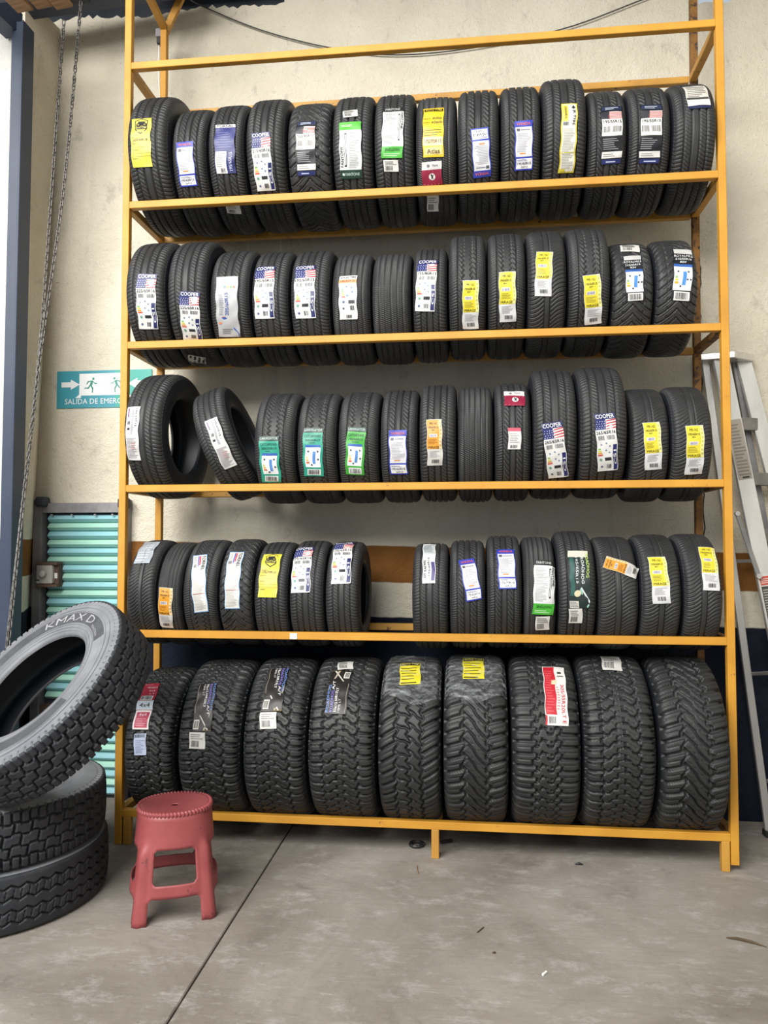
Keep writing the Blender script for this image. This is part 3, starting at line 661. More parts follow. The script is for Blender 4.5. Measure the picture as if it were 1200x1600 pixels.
def d_atlas(c, size):
    c.R('e6e6e2', 0, 0, 1, 1, 0); c.T('ATLAS TIRE', .06, .925, .94, .975, '45454a'); c.R('e9a878', 0, .81, 1, .90, 1); c.T(size, .1, .83, .9, .88, 'b0603a')
    for i, k in enumerate(('d8553a', 'e0a23c', 'd8cf55', '7fb65a', '5aa05a')): c.R(k, .14, .48+.04*i, .34-.03*i, .51+.04*i, 1)
    for x, y in ((.42, .72), (.70, .70), (.45, .52), (.72, .6)): c.disc('6d8ab0', x, y, .06, 1)
    c.R('2a2a30', .55, .34, .9, .42, 1); c.disc('4a5a80', .28, .38, .07, 1); c.disc('55555c', .25, .24, .06, 1); c.bars('3a3a3e', .62, .2, .86, .3, 4); c.bars('3a3a3e', .38, .03, .7, .1, 8)
def d_royal(c, size):
    c.R('1a1c20', 0, 0, 1, 1, 0); c.R('c9c9c6', .05, .88, .95, 1.0, 1); c.T('ROYALMILE', .04, .80, .96, .85, 'f2f2f2'); c.T(size, .10, .73, .90, .775, 'e8e8e8'); c.T('82V', .34, .665, .66, .705, 'f0f0f0'); c.R('e8ebee', .05, .17, .95, .64, 1); c.R('2f5fae', .05, .59, .95, .64, 2); c.R('eceae6', .12, 0, .90, .15, 1); c.bars('3a3a3e', .2, .02, .82, .13, 12)
    for i, k in enumerate(('d8b03a', 'd8cf45', '8fb65a')): c.R(k, .12, .28+.05*i, .30-.04*i, .32+.05*i, 2)
    for x, y in ((.25, .50), (.75, .50), (.72, .36), (.42, .24), (.88, .36)): c.disc('3a4048', x, y, .05, 2)
    c.R('4d8fd8', .48, .26, .66, .50, 2)
def d_catch(c, size, main='2f9f86'):
    c.R(main, 0, 0, 1, 1, 0); c.R('1a3b34', 0, .90, 1, 1, 1); c.T('LANVIGATOR', .06, .925, .94, .975, 'b8cfc8'); c.T('CATCHPOWER', .08, .80, .92, .855, '114a3c'); c.T(size, .12, .725, .88, .77, '144a3c'); c.lines('175a48', .3, .68, .7, .71, 1); c.R('eef2f2', .12, .20, .88, .65, 1); c.R('3560b0', .12, .60, .88, .65, 2); c.R('eceeea', .18, .03, .86, .16, 1); c.bars('3c3c40', .24, .045, .8, .145, 12)
    for i, k in enumerate(('d86a3a', 'e0b23c', 'cfd050')): c.R(k, .18, .28+.05*i, .34-.04*i, .315+.05*i, 2)
    for x, y in ((.26, .52), (.74, .52), (.78, .36), (.44, .25)): c.disc('4a5058', x, y, .05, 2)
    c.R('5b8fd4', .50, .27, .64, .52, 2)
def d_catchgreen(c, size): d_catch(c, size, '43a83c')
def d_tornel(c, size):
    c.R('7fb2e0', 0, 0, 1, 1, 0); c.R('e6e4de', .04, .012, .96, .988, 1); c.T('TORNEL', .66, .68, .90, .97, '22232c', -90, 4); c.R('cf4650', .48, .78, .58, .97, 2); c.R('4a63b8', .38, .76, .46, .97, 2); c.bars('55555c', .10, .74, .34, .80, 7); c.lines('b8b5ae', .08, .04, .9, .68, 34); c.R('c2605a', .06, .30, .94, .306, 3); c.lines('9a9aa2', .08, .82, .34, .97, 6)
def d_vertical(c, size):
    c.R('e2e2e0', 0, 0, 1, 1, 0); c.T('GT RADIAL', .08, .10, .26, .46, '2b2b30', 90); c.T(size, .42, .14, .55, .52, '4a4a6a', 90); c.R('5a4f86', .68, .05, .95, .42, 1); c.R('c4cacc', .05, .62, .95, .98, 1); c.lines('8f9698', .1, .66, .9, .94, 8)
def d_jk(c, size):
    c.R('dccb3a', 0, 0, 1, 1, 0); c.R('e4e2da', .08, .02, .92, .985, 1); c.R('d8cc48', .1, .72, .42, .97, 2); c.T('JK TYRE', .66, .66, .88, .90, '22221e', -90, 4); c.P('22221e', [(.76, .97), (.64, .93), (.76, .91), (.88, .93)], 3); c.bars('4c4c4c', .14, .66, .5, .71, 9, 3); c.T(size, .2, .76, .32, .94, '5d5620', -90, 4); c.lines('b4b0a2', .14, .06, .86, .62, 26); c.R('cfc23c', .08, .28, .92, .29, 3); c.R('cfc23c', .08, .02, .4, .06, 3)
def d_roadgreen(c, size):
    c.R('23302e', 0, 0, 1, 1, 0); c.R('d6d2c4', .0, .86, .95, .99, 1); c.T('ROADHOG', .82, .50, .96, .93, 'c8e07a', -90); c.T('ROADHOG', .58, .40, .72, .86, 'e2e6e4', -90); c.T(size, .32, .40, .44, .86, 'cdd4d2', -90); c.R('2c5a54', .05, .2, .25, .84, 1); c.disc('e0d6b0', .38, .24, .16, 2); c.P('9fc8c0', [(.45, .30), (.55, .34), (.95, .05), (.85, .0)], 2); c.P('dce6e2', [(.5, .33), (.56, .34), (.99, .12), (.96, .08)], 3); c.R('cfcdc6', .02, -.0, .45, .12, 2); c.lines('8d8d88', .05, .02, .42, .11, 4, 3)
def d_dark(c, size):
    c.R('24211f', 0, 0, 1, 1, 0); c.P('6d5a34', [(.55, 0), (1, 0), (1, .55)], 1); c.P('b8ad98', [(.58, .02), (.68, .02), (.98, .44), (.98, .52)], 2); c.P('d8d4ca', [(.30, .30), (.36, .30), (.86, .02), (.78, .02)], 2); c.T('ROADHOG', .86, .40, .98, .98, '6f93d8', -90); c.T('A/T', .70, .3, .82, .5, 'e8e8ec', -90); c.T('ROADHOG', .66, .52, .80, .97, '8a7fd0', -90); c.T(size, .48, .46, .60, .97, 'f2f2f2', -90); c.T('10PR LT', .32, .70, .42, .97, 'cfcfcf', -90); c.R('8d8478', .06, .35, .09, .98, 1); c.R('dcdad2', .06, .04, .34, .22, 2); c.bars('3c3a38', .09, .06, .31, .20, 7, 3)
def d_pink(c, size):
    c.R('a8263e', 0, 0, 1, 1, 0); c.lines('d98a98', .1, .94, .9, .965, 1); c.T('4x4', .45, .78, .85, .82, 'f0d0d6'); c.T(size, .3, .86, .95, .90, 'f0d0d6'); c.T('LT', .55, .71, .9, .74, 'f0d0d6') if 'LT' in _txt else None
    c.R('e4e2e2', .1, .58, .85, .68, 1); c.bars('4a4a4e', .14, .59, .8, .67, 12); c.R('cfdde6', -.02, .38, 1.02, .57, 1); c.T('4x4', .18, .43, .82, .52, '22282c'); c.R('efe6e6', 0, 0, 1, .37, 1); c.R('bb2b4c', .10, .03, .90, .33, 2); c.T('4x4', .25, .25, .75, .31, 'f4d6de', layer=4); c.lines('df8ca0', .18, .06, .82, .22, 5, 3)
def d_redwhite(c, size):
    c.R('e9e6e2', 0, 0, 1, 1, 0); c.R('c82a36', .03, .15, .52, .985, 1); c.lines('d8555c', .08, .18, .46, .9, 16); c.T('305/55R20LT E', .74, .03, .90, .62, 'c23a44', -90); c.lines('cf9a90', .56, .22, .70, .60, 9); c.R('d8d6d2', .12, .02, .50, .13, 1); c.bars('5a5a5a', .15, .03, .46, .12, 9); c.R('4b4444', .62, .78, .9, .80, 1); c.R('3a3434', .66, .84, .84, .88, 1); c.R('dcd0b0', .34, .62, .58, .70, 2); c.R('c82a36', 0, .0, .08, .14, 1)
def d_lion(c, size):
    c.R('dedcda', 0, 0, 1, 1, 0); c.R('93213f', .0, .0, 1, .66, 1)
    for i in range(5): c.P('b8506e', [(.05+.18*i, 0), (.10+.18*i, 0), (.22+.18*i, .64), (.20+.18*i, .64)], 2)
    c.disc('e9e4e2', .52, .36, .16, 3); c.P('2a2426', [(.46, .24), (.52, .30), (.58, .24), (.57, .36), (.61, .46), (.53, .42), (.50, .50), (.45, .44), (.49, .36)], 4); c.disc('7b7b80', .32, .83, .07, 2); c.T('Tyre', .5, .77, .8, .88, '5a5558')
def d_small(c, size):
    c.R('dcdad4', 0, 0, 1, 1, 0); c.bars('6b6a68', .12, .12, .62, .5, 11); c.lines('85837f', .1, .56, .9, .92, 3)
def d_smallblue(c, size):
    c.R('b9c4dc', 0, 0, 1, 1, 0); c.bars('3b414c', .06, .82, .94, .97, 10); c.lines('8a96b4', .12, .1, .9, .72, 8)
def d_smallpink(c, size):
    c.R('e4e2e0', 0, 0, 1, 1, 0); c.R('d0566a', .0, .84, 1, 1, 1); c.lines('b9b6b4', .1, .3, .9, .78, 6); c.bars('3a3a3c', .2, .06, .75, .2, 7)
def d_tornbits(c, size):
    c.R('e0dcd0', 0, 0, 1, 1, 0)
    for i in range(4): c.P('3a3430', [(.02+.25*i, .1), (.14+.25*i, .05), (.22+.25*i, .9), (.10+.25*i, .95)], 1)
def d_film(c, size):
    c.R('aab1ba', 0, 0, 1, 1, 0); c.lines('c8ccd0', .06, .05, .94, .95, 9)
    c.R('8f97a2', .48, 0, .52, 1, 2); c.R('8f97a2', 0, .48, 1, .51, 2)
def d_whiteprint(c, size):
    c.R('dad8d6', 0, 0, 1, 1, 0); c.lines('a9a4a8', .08, .04, .92, .42, 16); c.R('7a5a80', .12, .80, .22, .97, 1); c.bars('2b2b30', .14, .66, .34, .72, 4); c.R('2b2b30', .14, .56, .34, .60, 1); c.T(size, .70, .62, .84, .96, '5d5d66', -90); c.lines('8c8c94', .42, .48, .62, .94, 16); c.lines('c8a0a0', .4, .2, .8, .34, 4, 3)
DES = {k[2:]: v for k, v in list(globals().items()) if k.startswith('d_')}
def sticker(root, kd, w_, R, x0, phi, ws, hs, psi, design, size='195/65R15', flip=False, name='sticker'):
    c = Canvas(ws, hs); DES[design](c, size); ph = random.uniform(0, 6)
    def fn(a, b, l):
        if flip: a, b = -a, -b
        wr = .0016*np.sin(b*60+ph+a*25)*np.cos(a*30+ph*2)+.0008*np.sin(a*50-b*75+ph)
        edge = .0022*np.sin(b*55+ph*3)
        la = a*math.cos(psi)+b*math.sin(psi)+edge; al = -a*math.sin(psi)+b*math.cos(psi)
        x = x0+la; f = R_(phi)+al/R; r = R*(1-drop(kd, x/w_))+.0046+wr+l*.0008
        return np.stack([x, -r*np.cos(f), R+r*np.sin(f)], -1)
    return link(name, c.mesh(name, fn), root)

# ------------------------------------------------------------------ what stands on the shelves
ROWS = {
1: [(0.180,0.247,0.385), (0.409,0.205,0.348), (0.623,0.213,0.353), (0.849,0.228,0.361), (1.091,0.250,0.345), (1.333,0.227,0.354), (1.561,0.223,0.353), (1.788,0.226,0.341), (2.017,0.225,0.350), (2.241,0.216,0.352), (2.469,0.233,0.363), (2.693,0.206,0.330), (2.909,0.221,0.332), (3.136,0.226,0.333)],
2: [(0.169,0.240,0.361), (0.408,0.233,0.359), (0.644,0.232,0.332), (0.871,0.216,0.325), (1.095,0.226,0.324), (1.321,0.219,0.312), (1.542,0.219,0.310), (1.752,0.192,0.318), (1.953,0.204,0.344), (2.161,0.205,0.344), (2.371,0.209,0.346), (2.589,0.221,0.348), (2.815,0.220,0.310), (3.038,0.220,0.313)],
3: [(0.187,0.236,0.368), (0.575,0.210,0.335), (0.899,0.236,0.321), (1.133,0.225,0.318), (1.362,0.228,0.319), (1.583,0.208,0.322), (1.791,0.202,0.333), (1.991,0.192,0.325), (2.188,0.196,0.332), (2.405,0.231,0.362), (2.648,0.249,0.365), (2.889,0.207,0.312), (3.101,0.211,0.315)],
4: [(0.142,0.172,0.304), (0.303,0.147,0.298), (0.480,0.203,0.304), (0.681,0.193,0.306), (0.878,0.195,0.299), (1.076,0.195,0.302), (1.272,0.191,0.300), (1.746,0.198,0.296), (1.945,0.194,0.303), (2.139,0.187,0.313), (2.322,0.174,0.310), (2.512,0.199,0.323), (2.721,0.213,0.310), (2.935,0.209,0.315), (3.143,0.199,0.316)],
5: [(0.235,0.290,0.405), (0.573,0.350,0.428), (0.927,0.343,0.434), (1.286,0.362,0.440), (1.642,0.335,0.442), (1.984,0.340,0.450), (2.337,0.352,0.454), (2.697,0.360,0.458), (3.059,0.345,0.458)]}
PAT = {1: 'rib slash slash rib vee rib rib fine slash slash rib slash slash rib'.split(),
       2: 'rib rib slash rib rib fine fine rib catch catch swoop catch vee vee'.split(),
       3: 'rib rib catch catch catch slash rib fine slash rib rib swoop swoop'.split(),
       4: 'swoop fine catch vee rib rib rib rib slash slash fine rib swoop swoop swoop'.split(),
       5: 'at at at at mx blade rt at blade'.split()}
STICK = [
    (1,1,-0.024,-4.0,0.115,0.270,0.01,'shield'), (1,2,-0.012,-15.8,0.099,0.234,-0.03,'winda'), (1,3,0.002,-5.3,0.113,0.267,0.02,'purple'), (1,3,0.001,-59.1,0.082,0.055,0.13,'small'),
    (1,4,-0.014,-20.5,0.104,0.302,-0.02,'cooper'), (1,5,-0.013,-6.2,0.110,0.296,0.01,'flagblack'), (1,6,-0.008,19.8,0.081,0.050,-0.05,'small'), (1,6,-0.007,-13.2,0.119,0.294,0.01,'fantone'),
    (1,7,-0.003,0.8,0.114,0.284,0.04,'fantoneflip'), (1,7,-0.017,-28.3,0.080,0.057,0.05,'small'), (1,8,-0.013,2.9,0.110,0.282,0.01,'autotyre'), (1,8,-0.024,-34.2,0.108,0.117,-0.03,'lion'), (1,8,-0.025,-62.6,0.064,0.105,0.01,'small'),
    (1,9,0.013,-21.2,0.095,0.244,-0.06,'windaflip'), (1,10,0.013,-17.6,0.094,0.246,-0.01,'winda'), (1,11,0.016,-15.9,0.082,0.347,0.03,'jk'), (1,12,0.019,-5.8,0.111,0.305,-0.01,'flagblack'), (1,13,0.0,-7.9,0.113,0.302,0.03,'flagblack'), (1,14,0.015,26.7,0.114,0.188,-0.02,'flagwhite'),
    (2,1,0.015,-12.6,0.111,0.303,0.04,'cooper'), (2,2,0.017,-27.0,0.110,0.270,0.08,'cooper'), (2,2,-0.022,-74.1,0.100,0.080,0.31,'tornbits'), (2,3,-0.009,-13.2,0.123,0.335,0.02,'silver'), (2,4,-0.026,2.4,0.111,0.301,0.0,'cooper'), (2,5,-0.024,1.7,0.114,0.301,0.0,'cooper'),
    (2,6,-0.013,-2.6,0.098,0.241,0.0,'atlas'), (2,8,-0.019,5.8,0.106,0.297,0.05,'cooper'), (2,9,0.016,-22.6,0.085,0.256,0.01,'mirage'), (2,10,0.002,-16.6,0.087,0.260,-0.02,'mirage'), (2,11,-0.020,2.5,0.086,0.242,0.05,'mirage'), (2,12,0.015,-22.8,0.088,0.256,-0.08,'mirage'),
    (2,13,0.001,46.3,0.098,0.084,0.15,'small'), (2,13,0.002,7.7,0.097,0.255,-0.03,'royal'), (2,14,0.025,8.9,0.102,0.296,0.09,'royal'),
    (3,1,-0.048,-4.0,0.078,0.300,0.02,'whiteprint'), (3,2,0.012,-8.0,0.075,0.290,0.0,'whiteprint'),
    (3,3,-0.023,-18.0,0.111,0.262,0.01,'catch'), (3,4,-0.016,-10.2,0.109,0.267,0.02,'catch'), (3,5,-0.013,-10.0,0.101,0.262,0.07,'catchgreen'), (3,6,-0.004,-12.6,0.096,0.241,-0.01,'winda'), (3,7,-0.015,-6.2,0.081,0.247,-0.01,'orange'), (3,9,0.011,37.9,0.108,0.113,0.03,'lion'), (3,9,0.006,-3.6,0.066,0.111,0.01,'smallpink'),
    (3,10,-0.002,-21.6,0.104,0.305,-0.14,'cooper'), (3,11,0.012,-15.6,0.102,0.305,-0.09,'cooper'), (3,12,0.010,-7.3,0.086,0.248,-0.06,'mirage'), (3,13,0.007,-12.7,0.088,0.256,-0.02,'mirage'),
    (4,1,-0.012,52.9,0.094,0.200,-0.03,'film'), (4,2,-0.016,-13.2,0.080,0.235,0.07,'orange'), (4,3,-0.001,13.9,0.080,0.337,-0.11,'tornel'), (4,4,-0.011,17.3,0.083,0.336,-0.02,'tornel'), (4,5,-0.010,24.8,0.104,0.261,0.01,'shield'), (4,6,-0.031,31.5,0.106,0.291,-0.04,'cooper'), (4,7,-0.010,44.2,0.106,0.317,-0.05,'cooper'),
    (4,8,-0.008,45.3,0.069,0.302,-0.03,'vertical'), (4,9,0.016,18.7,0.084,0.232,-0.18,'winda'), (4,10,0.011,26.9,0.093,0.232,-0.02,'winda'), (4,11,0.020,8.8,0.108,0.291,0.05,'fantoneflip'), (4,11,0.012,-27.6,0.072,0.083,-0.03,'small'), (4,12,0.010,13.8,0.107,0.314,0.01,'roadgreen'), (4,12,-0.012,-21.9,0.068,0.082,-0.04,'small'),
    (4,13,0.018,29.1,0.073,0.175,-1.20,'orange'), (4,14,-0.011,15.1,0.089,0.248,-0.04,'mirage'), (4,15,0.034,27.3,0.082,0.251,0.04,'mirage'),
    (5,1,-0.044,39.1,0.090,0.278,-0.02,'pink'), (5,1,-0.034,8.6,0.068,0.110,-0.06,'smallblue'), (5,2,-0.035,33.6,0.102,0.272,-0.06,'dark'), (5,2,-0.048,9.1,0.087,0.083,0.0,'small'), (5,3,-0.017,48.4,0.109,0.290,-0.03,'dark'), (5,3,-0.026,23.0,0.089,0.085,-0.05,'small'),
    (5,4,-0.026,45.1,0.113,0.271,0.02,'darkflip'), (5,4,-0.015,70.3,0.086,0.084,-0.13,'small'), (5,5,-0.008,62.2,0.110,0.186,-0.08,'autoshort'), (5,6,-0.010,66.1,0.113,0.197,-0.02,'autoshort'), (5,7,0.054,43.5,0.113,0.356,0.02,'redwhite'), (5,8,0.007,71.2,0.100,0.157,0.08,'small')]
SIZE = {(1,1):'225/60R18',(1,4):'215/60R16',(1,5):'225/45R17',(1,12):'195/55R15',(1,13):'195/55R15',(2,1):'225/60R16',(2,2):'225/60R16',(2,3):'205/60R15',(2,4):'195/60R15',(2,5):'195/60R15',(2,8):'155/80R13',(2,13):'215/55R16',(2,14):'215/55R16',(3,3):'205/50R17',(3,4):'205/50R17',(3,10):'265/65R16',(3,11):'265/65R16',(1,8):'175/70R13',
        (5,2):'35x12.50R20LT',(5,3):'33x12.50R17LT',(5,4):'33x12.50R17LT',(4,6):'175/65R14',(4,7):'175/65R14',(4,9):'175/65R14',(4,10):'175/70R14',(4,5):'175/70R13'}
DESC = {'shield': 'a yellow shield-print sticker', 'winda': 'a blue-bordered white sticker', 'windaflip': 'an upside-down blue-bordered sticker', 'purple': 'a purple sticker', 'cooper': 'a starred-flag sticker', 'flagblack': 'a black striped-flag sticker', 'flagwhite': 'a pale sticker over its crown',
        'fantone': 'a green-topped white sticker', 'fantoneflip': 'a green-bottomed white sticker', 'autotyre': 'an amber handwritten sticker', 'jk': 'a long yellow-edged sticker', 'tornbits': '', 'silver': 'a silver sticker', 'atlas': 'an orange-banded white sticker', 'mirage': 'a yellow and white sticker', 'royal': 'a black and white sticker',
        'whiteprint': 'a narrow white sticker', 'catch': 'a teal sticker', 'catchgreen': 'a bright green sticker', 'orange': 'an orange sticker', 'lion': 'a crimson lion sticker', 'film': 'a silvery film patch', 'tornel': 'a long blue-edged sticker', 'vertical': 'a narrow white sticker', 'roadgreen': 'a dark green picture sticker',
        'pink': 'crimson stacked stickers', 'dark': 'a dark picture sticker', 'darkflip': 'an upturned dark sticker', 'autoshort': 'a short yellow sticker', 'redwhite': 'a red and white sticker', 'small': 'a small grey sticker', 'smallpink': '', 'smallblue': ''}
ORD = 'first second third fourth fifth sixth seventh eighth ninth tenth eleventh twelfth thirteenth fourteenth fifteenth'.split()
SHELF = {1: 'top shelf', 2: 'second shelf down', 3: 'middle shelf', 4: 'fourth shelf down', 5: 'bottom shelf'}
ZB = {1: Z[1], 2: Z[2], 3: Z[3], 4: Z[4], 5: Z[5]}
for row, lst in ROWS.items():
    for i, (X, w_, R) in enumerate(lst):
        mine = [s for s in STICK if s[0] == row and s[1] == i+1]
        d = '' if not mine else DESC[mine[0][7]] if len(mine) == 1 or mine[0][7] != 'small' else DESC[mine[1][7]]
        n_ = len(lst); pos = ORD[i] if i < n_/2 else ORD[n_-1-i]
        end = 'door end' if i < n_/2 else 'ladder end'
        kind = 'off-road tire' if row == 5 else 'car tire'
        lab = f"{kind} with {d or 'no sticker'}, {pos} from the {end}, {SHELF[row]}" if mine else f"{kind} without any sticker, {pos} from the {end}, {SHELF[row]}"
        zc = ZB[row]+math.sqrt(R*R-.23**2); Y = .27; rot = None
        if (row, i) == (3, 0): rot = Matrix.Rotation(R_(-3.5), 3, 'Z'); zc += .016; lab = 'wide car tire with narrow white sticker, turned aside, against the door-end post, middle shelf'
        if (row, i) == (3, 1): rot = Matrix.Rotation(R_(-21), 3, 'Y'); zc = 2.243; lab = 'tilted car tire with narrow white sticker leaning beside the turned tire, middle shelf'
        kd = 'mt' if row == 5 else 'car'
        root, parts = tire('off_road_tire' if row == 5 else 'car_tire', X, Y, zc, w_-.003, R, PAT[row][i], lab, 'off-road tires on the bottom shelf' if row == 5 else 'car tires on the rack shelves', rot)
        for s in mine:
            dz = s[7]; fp = dz in ('windaflip', 'darkflip')
            sticker(root, kd, w_, R, s[2], s[3], s[4], s[5], s[6], dz.replace('flip', '') if fp else dz, SIZE.get((row, i+1), '195/65R15'), fp)
        if (row, i) in ((4+1, 4), (5, 5)):        # cling film left round the tread
            nu, nv = 60, 14; aa = np.linspace(R_(38), R_(96), nu); vv = np.linspace(-.47, .47, nv)
            A, B = np.meshgrid(aa, vv, indexing='ij')
            A = A+.06*np.sin(B*7+i); r = R*(1-drop(kd, B))+.004+.003*np.sin(A*60+B*20)+.002*np.sin(B*50+A*25)
            V = np.stack([B*w_, -r*np.cos(A), R+r*np.sin(A)], -1)
            link('plastic_wrap', np_mesh('plastic_wrap', V, grid_quads(nu, nv, False)), root, M['film'])

# ------------------------------------------------------------------ truck tires
def lay(up): return Vector(up).normalized().to_track_quat('X', 'Z').to_matrix()
sx, sy, TW, TR = -.315, -.615, .26, .525
t1, _ = tire('truck_tire', sx, sy, TW/2, TW, TR, 'zig', 'worn black truck tire lying flat on the concrete under two others', None, lay((0, 0, 1)), .3)
t2, _ = tire('truck_tire', sx-.02, sy+.01, TW*1.5, TW, TR, 'drive', 'block-tread truck tire lying flat in the middle of the stack', None, lay((0, 0, 1)), 1.1)
nrm = Vector((-.386, -.597, .703)).normalized(); cf = Vector((-.02, -.817, 1.036))
ctr = cf-nrm*.116; RT = lay(nrm)
t3, P3 = tire('truck_tire', *ctr, .245, .495, 'drive', 'truck tire with grey lettered sidewall tilted on top of the stack', None, RT, 0)
for t in (t1, t2, t3): t['group'] = 'stacked truck tires beside the stool'
# lettering and dark panel on the visible sidewall (child of that sidewall)
sw = P3['sidewall'][1]; K = KIND['truck']
Pside = chaikin(K['side'], 1)*[K['w'], K['R']]; Pside[:, 1] = K['R']-Pside[:, 1]
def side_x(r): o = np.argsort(Pside[:, 1]); return np.interp(r, Pside[o, 1], Pside[o, 0])
def loc_ang(p):
    q = RT.transposed() @ (Vector(p)-cf); return math.atan2(q.z, -q.y)
a_a, a_b = loc_ang((-.125, -.49, 1.26)), loc_ang((.20, -.67, 1.28))
if a_b-a_a > math.pi: a_b -= 2*math.pi
if a_a-a_b > math.pi: a_b += 2*math.pi
def arc_text(s, a0, a1, r0, r1, name):
    V, F, asp = text(s); a = a0+(a1-a0)*V[:, 0]; r = r0+(r1-r0)*V[:, 1]
    P = np.stack([side_x(r)+.0022, -r*np.cos(a), r*np.sin(a)], -1)
    link(name, py_mesh(name, P, F), sw, M['letter'])
arc_text('KMAX D', a_a, a_b, .357, .398, 'lettering')
dd = (a_b-a_a); arc_text('TRACTION', a_b+dd*.04, a_b+dd*.36, .352, .364, 'lettering')
def ring_arc(a0, a1, r0, r1, off, mat, name, n=48):
    aa = np.linspace(a0, a1, n); rr = np.linspace(r0, r1, 6); A, B = np.meshgrid(aa, rr, indexing='ij')
    V = np.stack([side_x(B)+off, -B*np.cos(A), B*np.sin(A)], -1); link(name, np_mesh(name, V, grid_quads(n, 6, False)), sw, mat)
for r_a, r_b, o_a in ((.434, .438, .003), (.412, .415, .0025), (.335, .338, .0025), (.318, .321, .0025), (.302, .305, .0025)):
    ring_arc(0, 2*math.pi, r_a, r_b, o_a, M['truck_side'], 'raised_ring', 97)
ring_arc(a_a-dd*.75, a_b+dd*.45, .345, .405, .0010, M['ring'], 'dark_panel')
ring_arc(a_a-dd*.75+math.pi, a_b+dd*.45+math.pi, .345, .405, .0010, M['ring'], 'dark_panel')

# ------------------------------------------------------------------ red stool
st = tag(empty('plastic_stool', (.605, -.655, 0), (0, 0, R_(22))), 'red plastic stool with ribbed rim standing beside the truck tires', 'stool')
nt_ = 96; H = .462
zl = [0, .025, .05, .075, .095, .11, .125, .14, .155, .165, .18, .205, .23, .255, .28, .30, .312, .325, .345, .37, .40, .43, H]
def st_r(th, z):
    t = z/H; a = .205+(.163-.205)*t; b = .190+(.150-.190)*t; e = 2.9-.7*t
    c_, s_ = abs(math.cos(th)), abs(math.sin(th)); r = ((c_/a)**e+(s_/b)**e)**(-1/e)
    q = (th-math.pi/4) % (math.pi/2); q = min(q, math.pi/2-q)
    leg = math.exp(-(q/.12)**6)*max(0, min(1, (.345-z)/.05))
    return r+.020*leg+.006*math.exp(-((z-.345)/.006)**2)*0
V = [(st_r(2*math.pi*i/nt_, z)*math.cos(2*math.pi*i/nt_), st_r(2*math.pi*i/nt_, z)*math.sin(2*math.pi*i/nt_), z) for i in range(nt_) for z in zl]
F = []; nz = len(zl)
def cell(i, j):
    q = i % 24; c = q if q < 12 else q-24            # -12..11 around each face centre
    z0 = zl[j]
    win = -8 <= c <= 7 and .165 <= z0 < .312; arch = -9 <= c <= 8 and z0 < .11
    return win, arch, c, z0
for i in range(nt_):
    for j in range(nz-1):
        win, arch, c, z0 = cell(i, j); i2 = (i+1) % nt_
        q = [i*nz+j, i2*nz+j, i2*nz+j+1, i*nz+j+1]
        if win:
            lo, hi = z0 == .165, zl[j+1] == .312
            if c == -8 and lo: F.append((q[0], q[1], q[3]))
            elif c == -8 and hi: F.append((q[0], q[2], q[3]))
            elif c == 7 and lo: F.append((q[0], q[1], q[2]))
            elif c == 7 and hi: F.append((q[1], q[2], q[3]))
        elif arch:
            hi = zl[j+1] == .11
            if c == -9 and hi: F.append((q[0], q[2], q[3]))
            elif c == 8 and hi: F.append((q[1], q[2], q[3]))
        else: F.append(tuple(q))
o = link('body', py_mesh('body', V, F, True), st, M['red']); md = o.modifiers.new('thickness', 'SOLIDIFY'); md.thickness = .0045; md.offset = -1
# seat: slightly dished with a drain hole
rr = [.085, .11, .2, .45, .7, .88, .97]; zz = [-.010, -.0085, -.0085, -.007, -.004, -.001, .001]
V = [(st_r(2*math.pi*i/nt_, H)*r*math.cos(2*math.pi*i/nt_), st_r(2*math.pi*i/nt_, H)*r*math.sin(2*math.pi*i/nt_), H+.004+z) for i in range(nt_) for r, z in zip(rr, zz)]
o = link('seat', py_mesh('seat', V, [tuple(q) for q in grid_quads(nt_, len(rr), True, True)], True), st, M['red']); md = o.modifiers.new('thickness', 'SOLIDIFY'); md.thickness = .004; md.offset = -1
nu, nv = 480, 9; V = []
for i in range(nu):
    th = 2*math.pi*i/nu; R0 = st_r(th, H)
    for k in range(nv):
        ps = 2*math.pi*k/nv; m_ = .0085+.0022*math.sin(60*th+ps*1.2)
        V.append(((R0-.003+m_*math.cos(ps))*math.cos(th), (R0-.003+m_*math.cos(ps))*math.sin(th), H-.004+1.35*m_*math.sin(ps)))
F = [(i*nv+k, ((i+1) % nu)*nv+k, ((i+1) % nu)*nv+(k+1) % nv, i*nv+(k+1) % nv) for i in range(nu) for k in range(nv)]
link('rim', py_mesh('rim', V, F, True), st, M['red'])

# ------------------------------------------------------------------ stepladder
LB = Vector((3.70, .50, 0)); ld = tag(empty('stepladder', LB), 'aluminium stepladder leaning against the wall beside the yellow rack', 'ladder')
def lbar(name, a, b, wx, wy, mat='alu', up=(0, 1, 0)): return MB().bar(Vector(a)-LB, Vector(b)-LB, wx, wy, up).build(name, M[mat], ld, .003)
fa, fb = Vector((3.447, .62, 2.75)), Vector((3.815, .31, 0)); ra, rb_ = Vector((3.372, .672, 2.75)), Vector((3.632, .52, 0))
fa2, fb2 = Vector((3.60, .69, 2.75)), Vector((4.13, .44, 0)); ra2, rb2 = Vector((3.56, .715, 2.75)), Vector((3.95, .64, 0))
lbar('front_rail', fa, fb, .092, .028); lbar('front_rail', fa2, fb2, .085, .028)
lbar('rear_rail', ra, rb_, .042, .026); lbar('rear_rail', ra2, rb2, .040, .024, 'alu_dark')
mb = MB(); cap = [(-.375, .115), (-.19, .06), (-.045, .165), (-.045, .23), (-.33, .235), (-.375, .19)]
v0 = [mb.bm.verts.new((x, y, 2.745)) for x, y in cap]; v1 = [mb.bm.verts.new((x, y, 2.785)) for x, y in cap]
mb.bm.faces.new(v0); mb.bm.faces.new(v1[::-1])
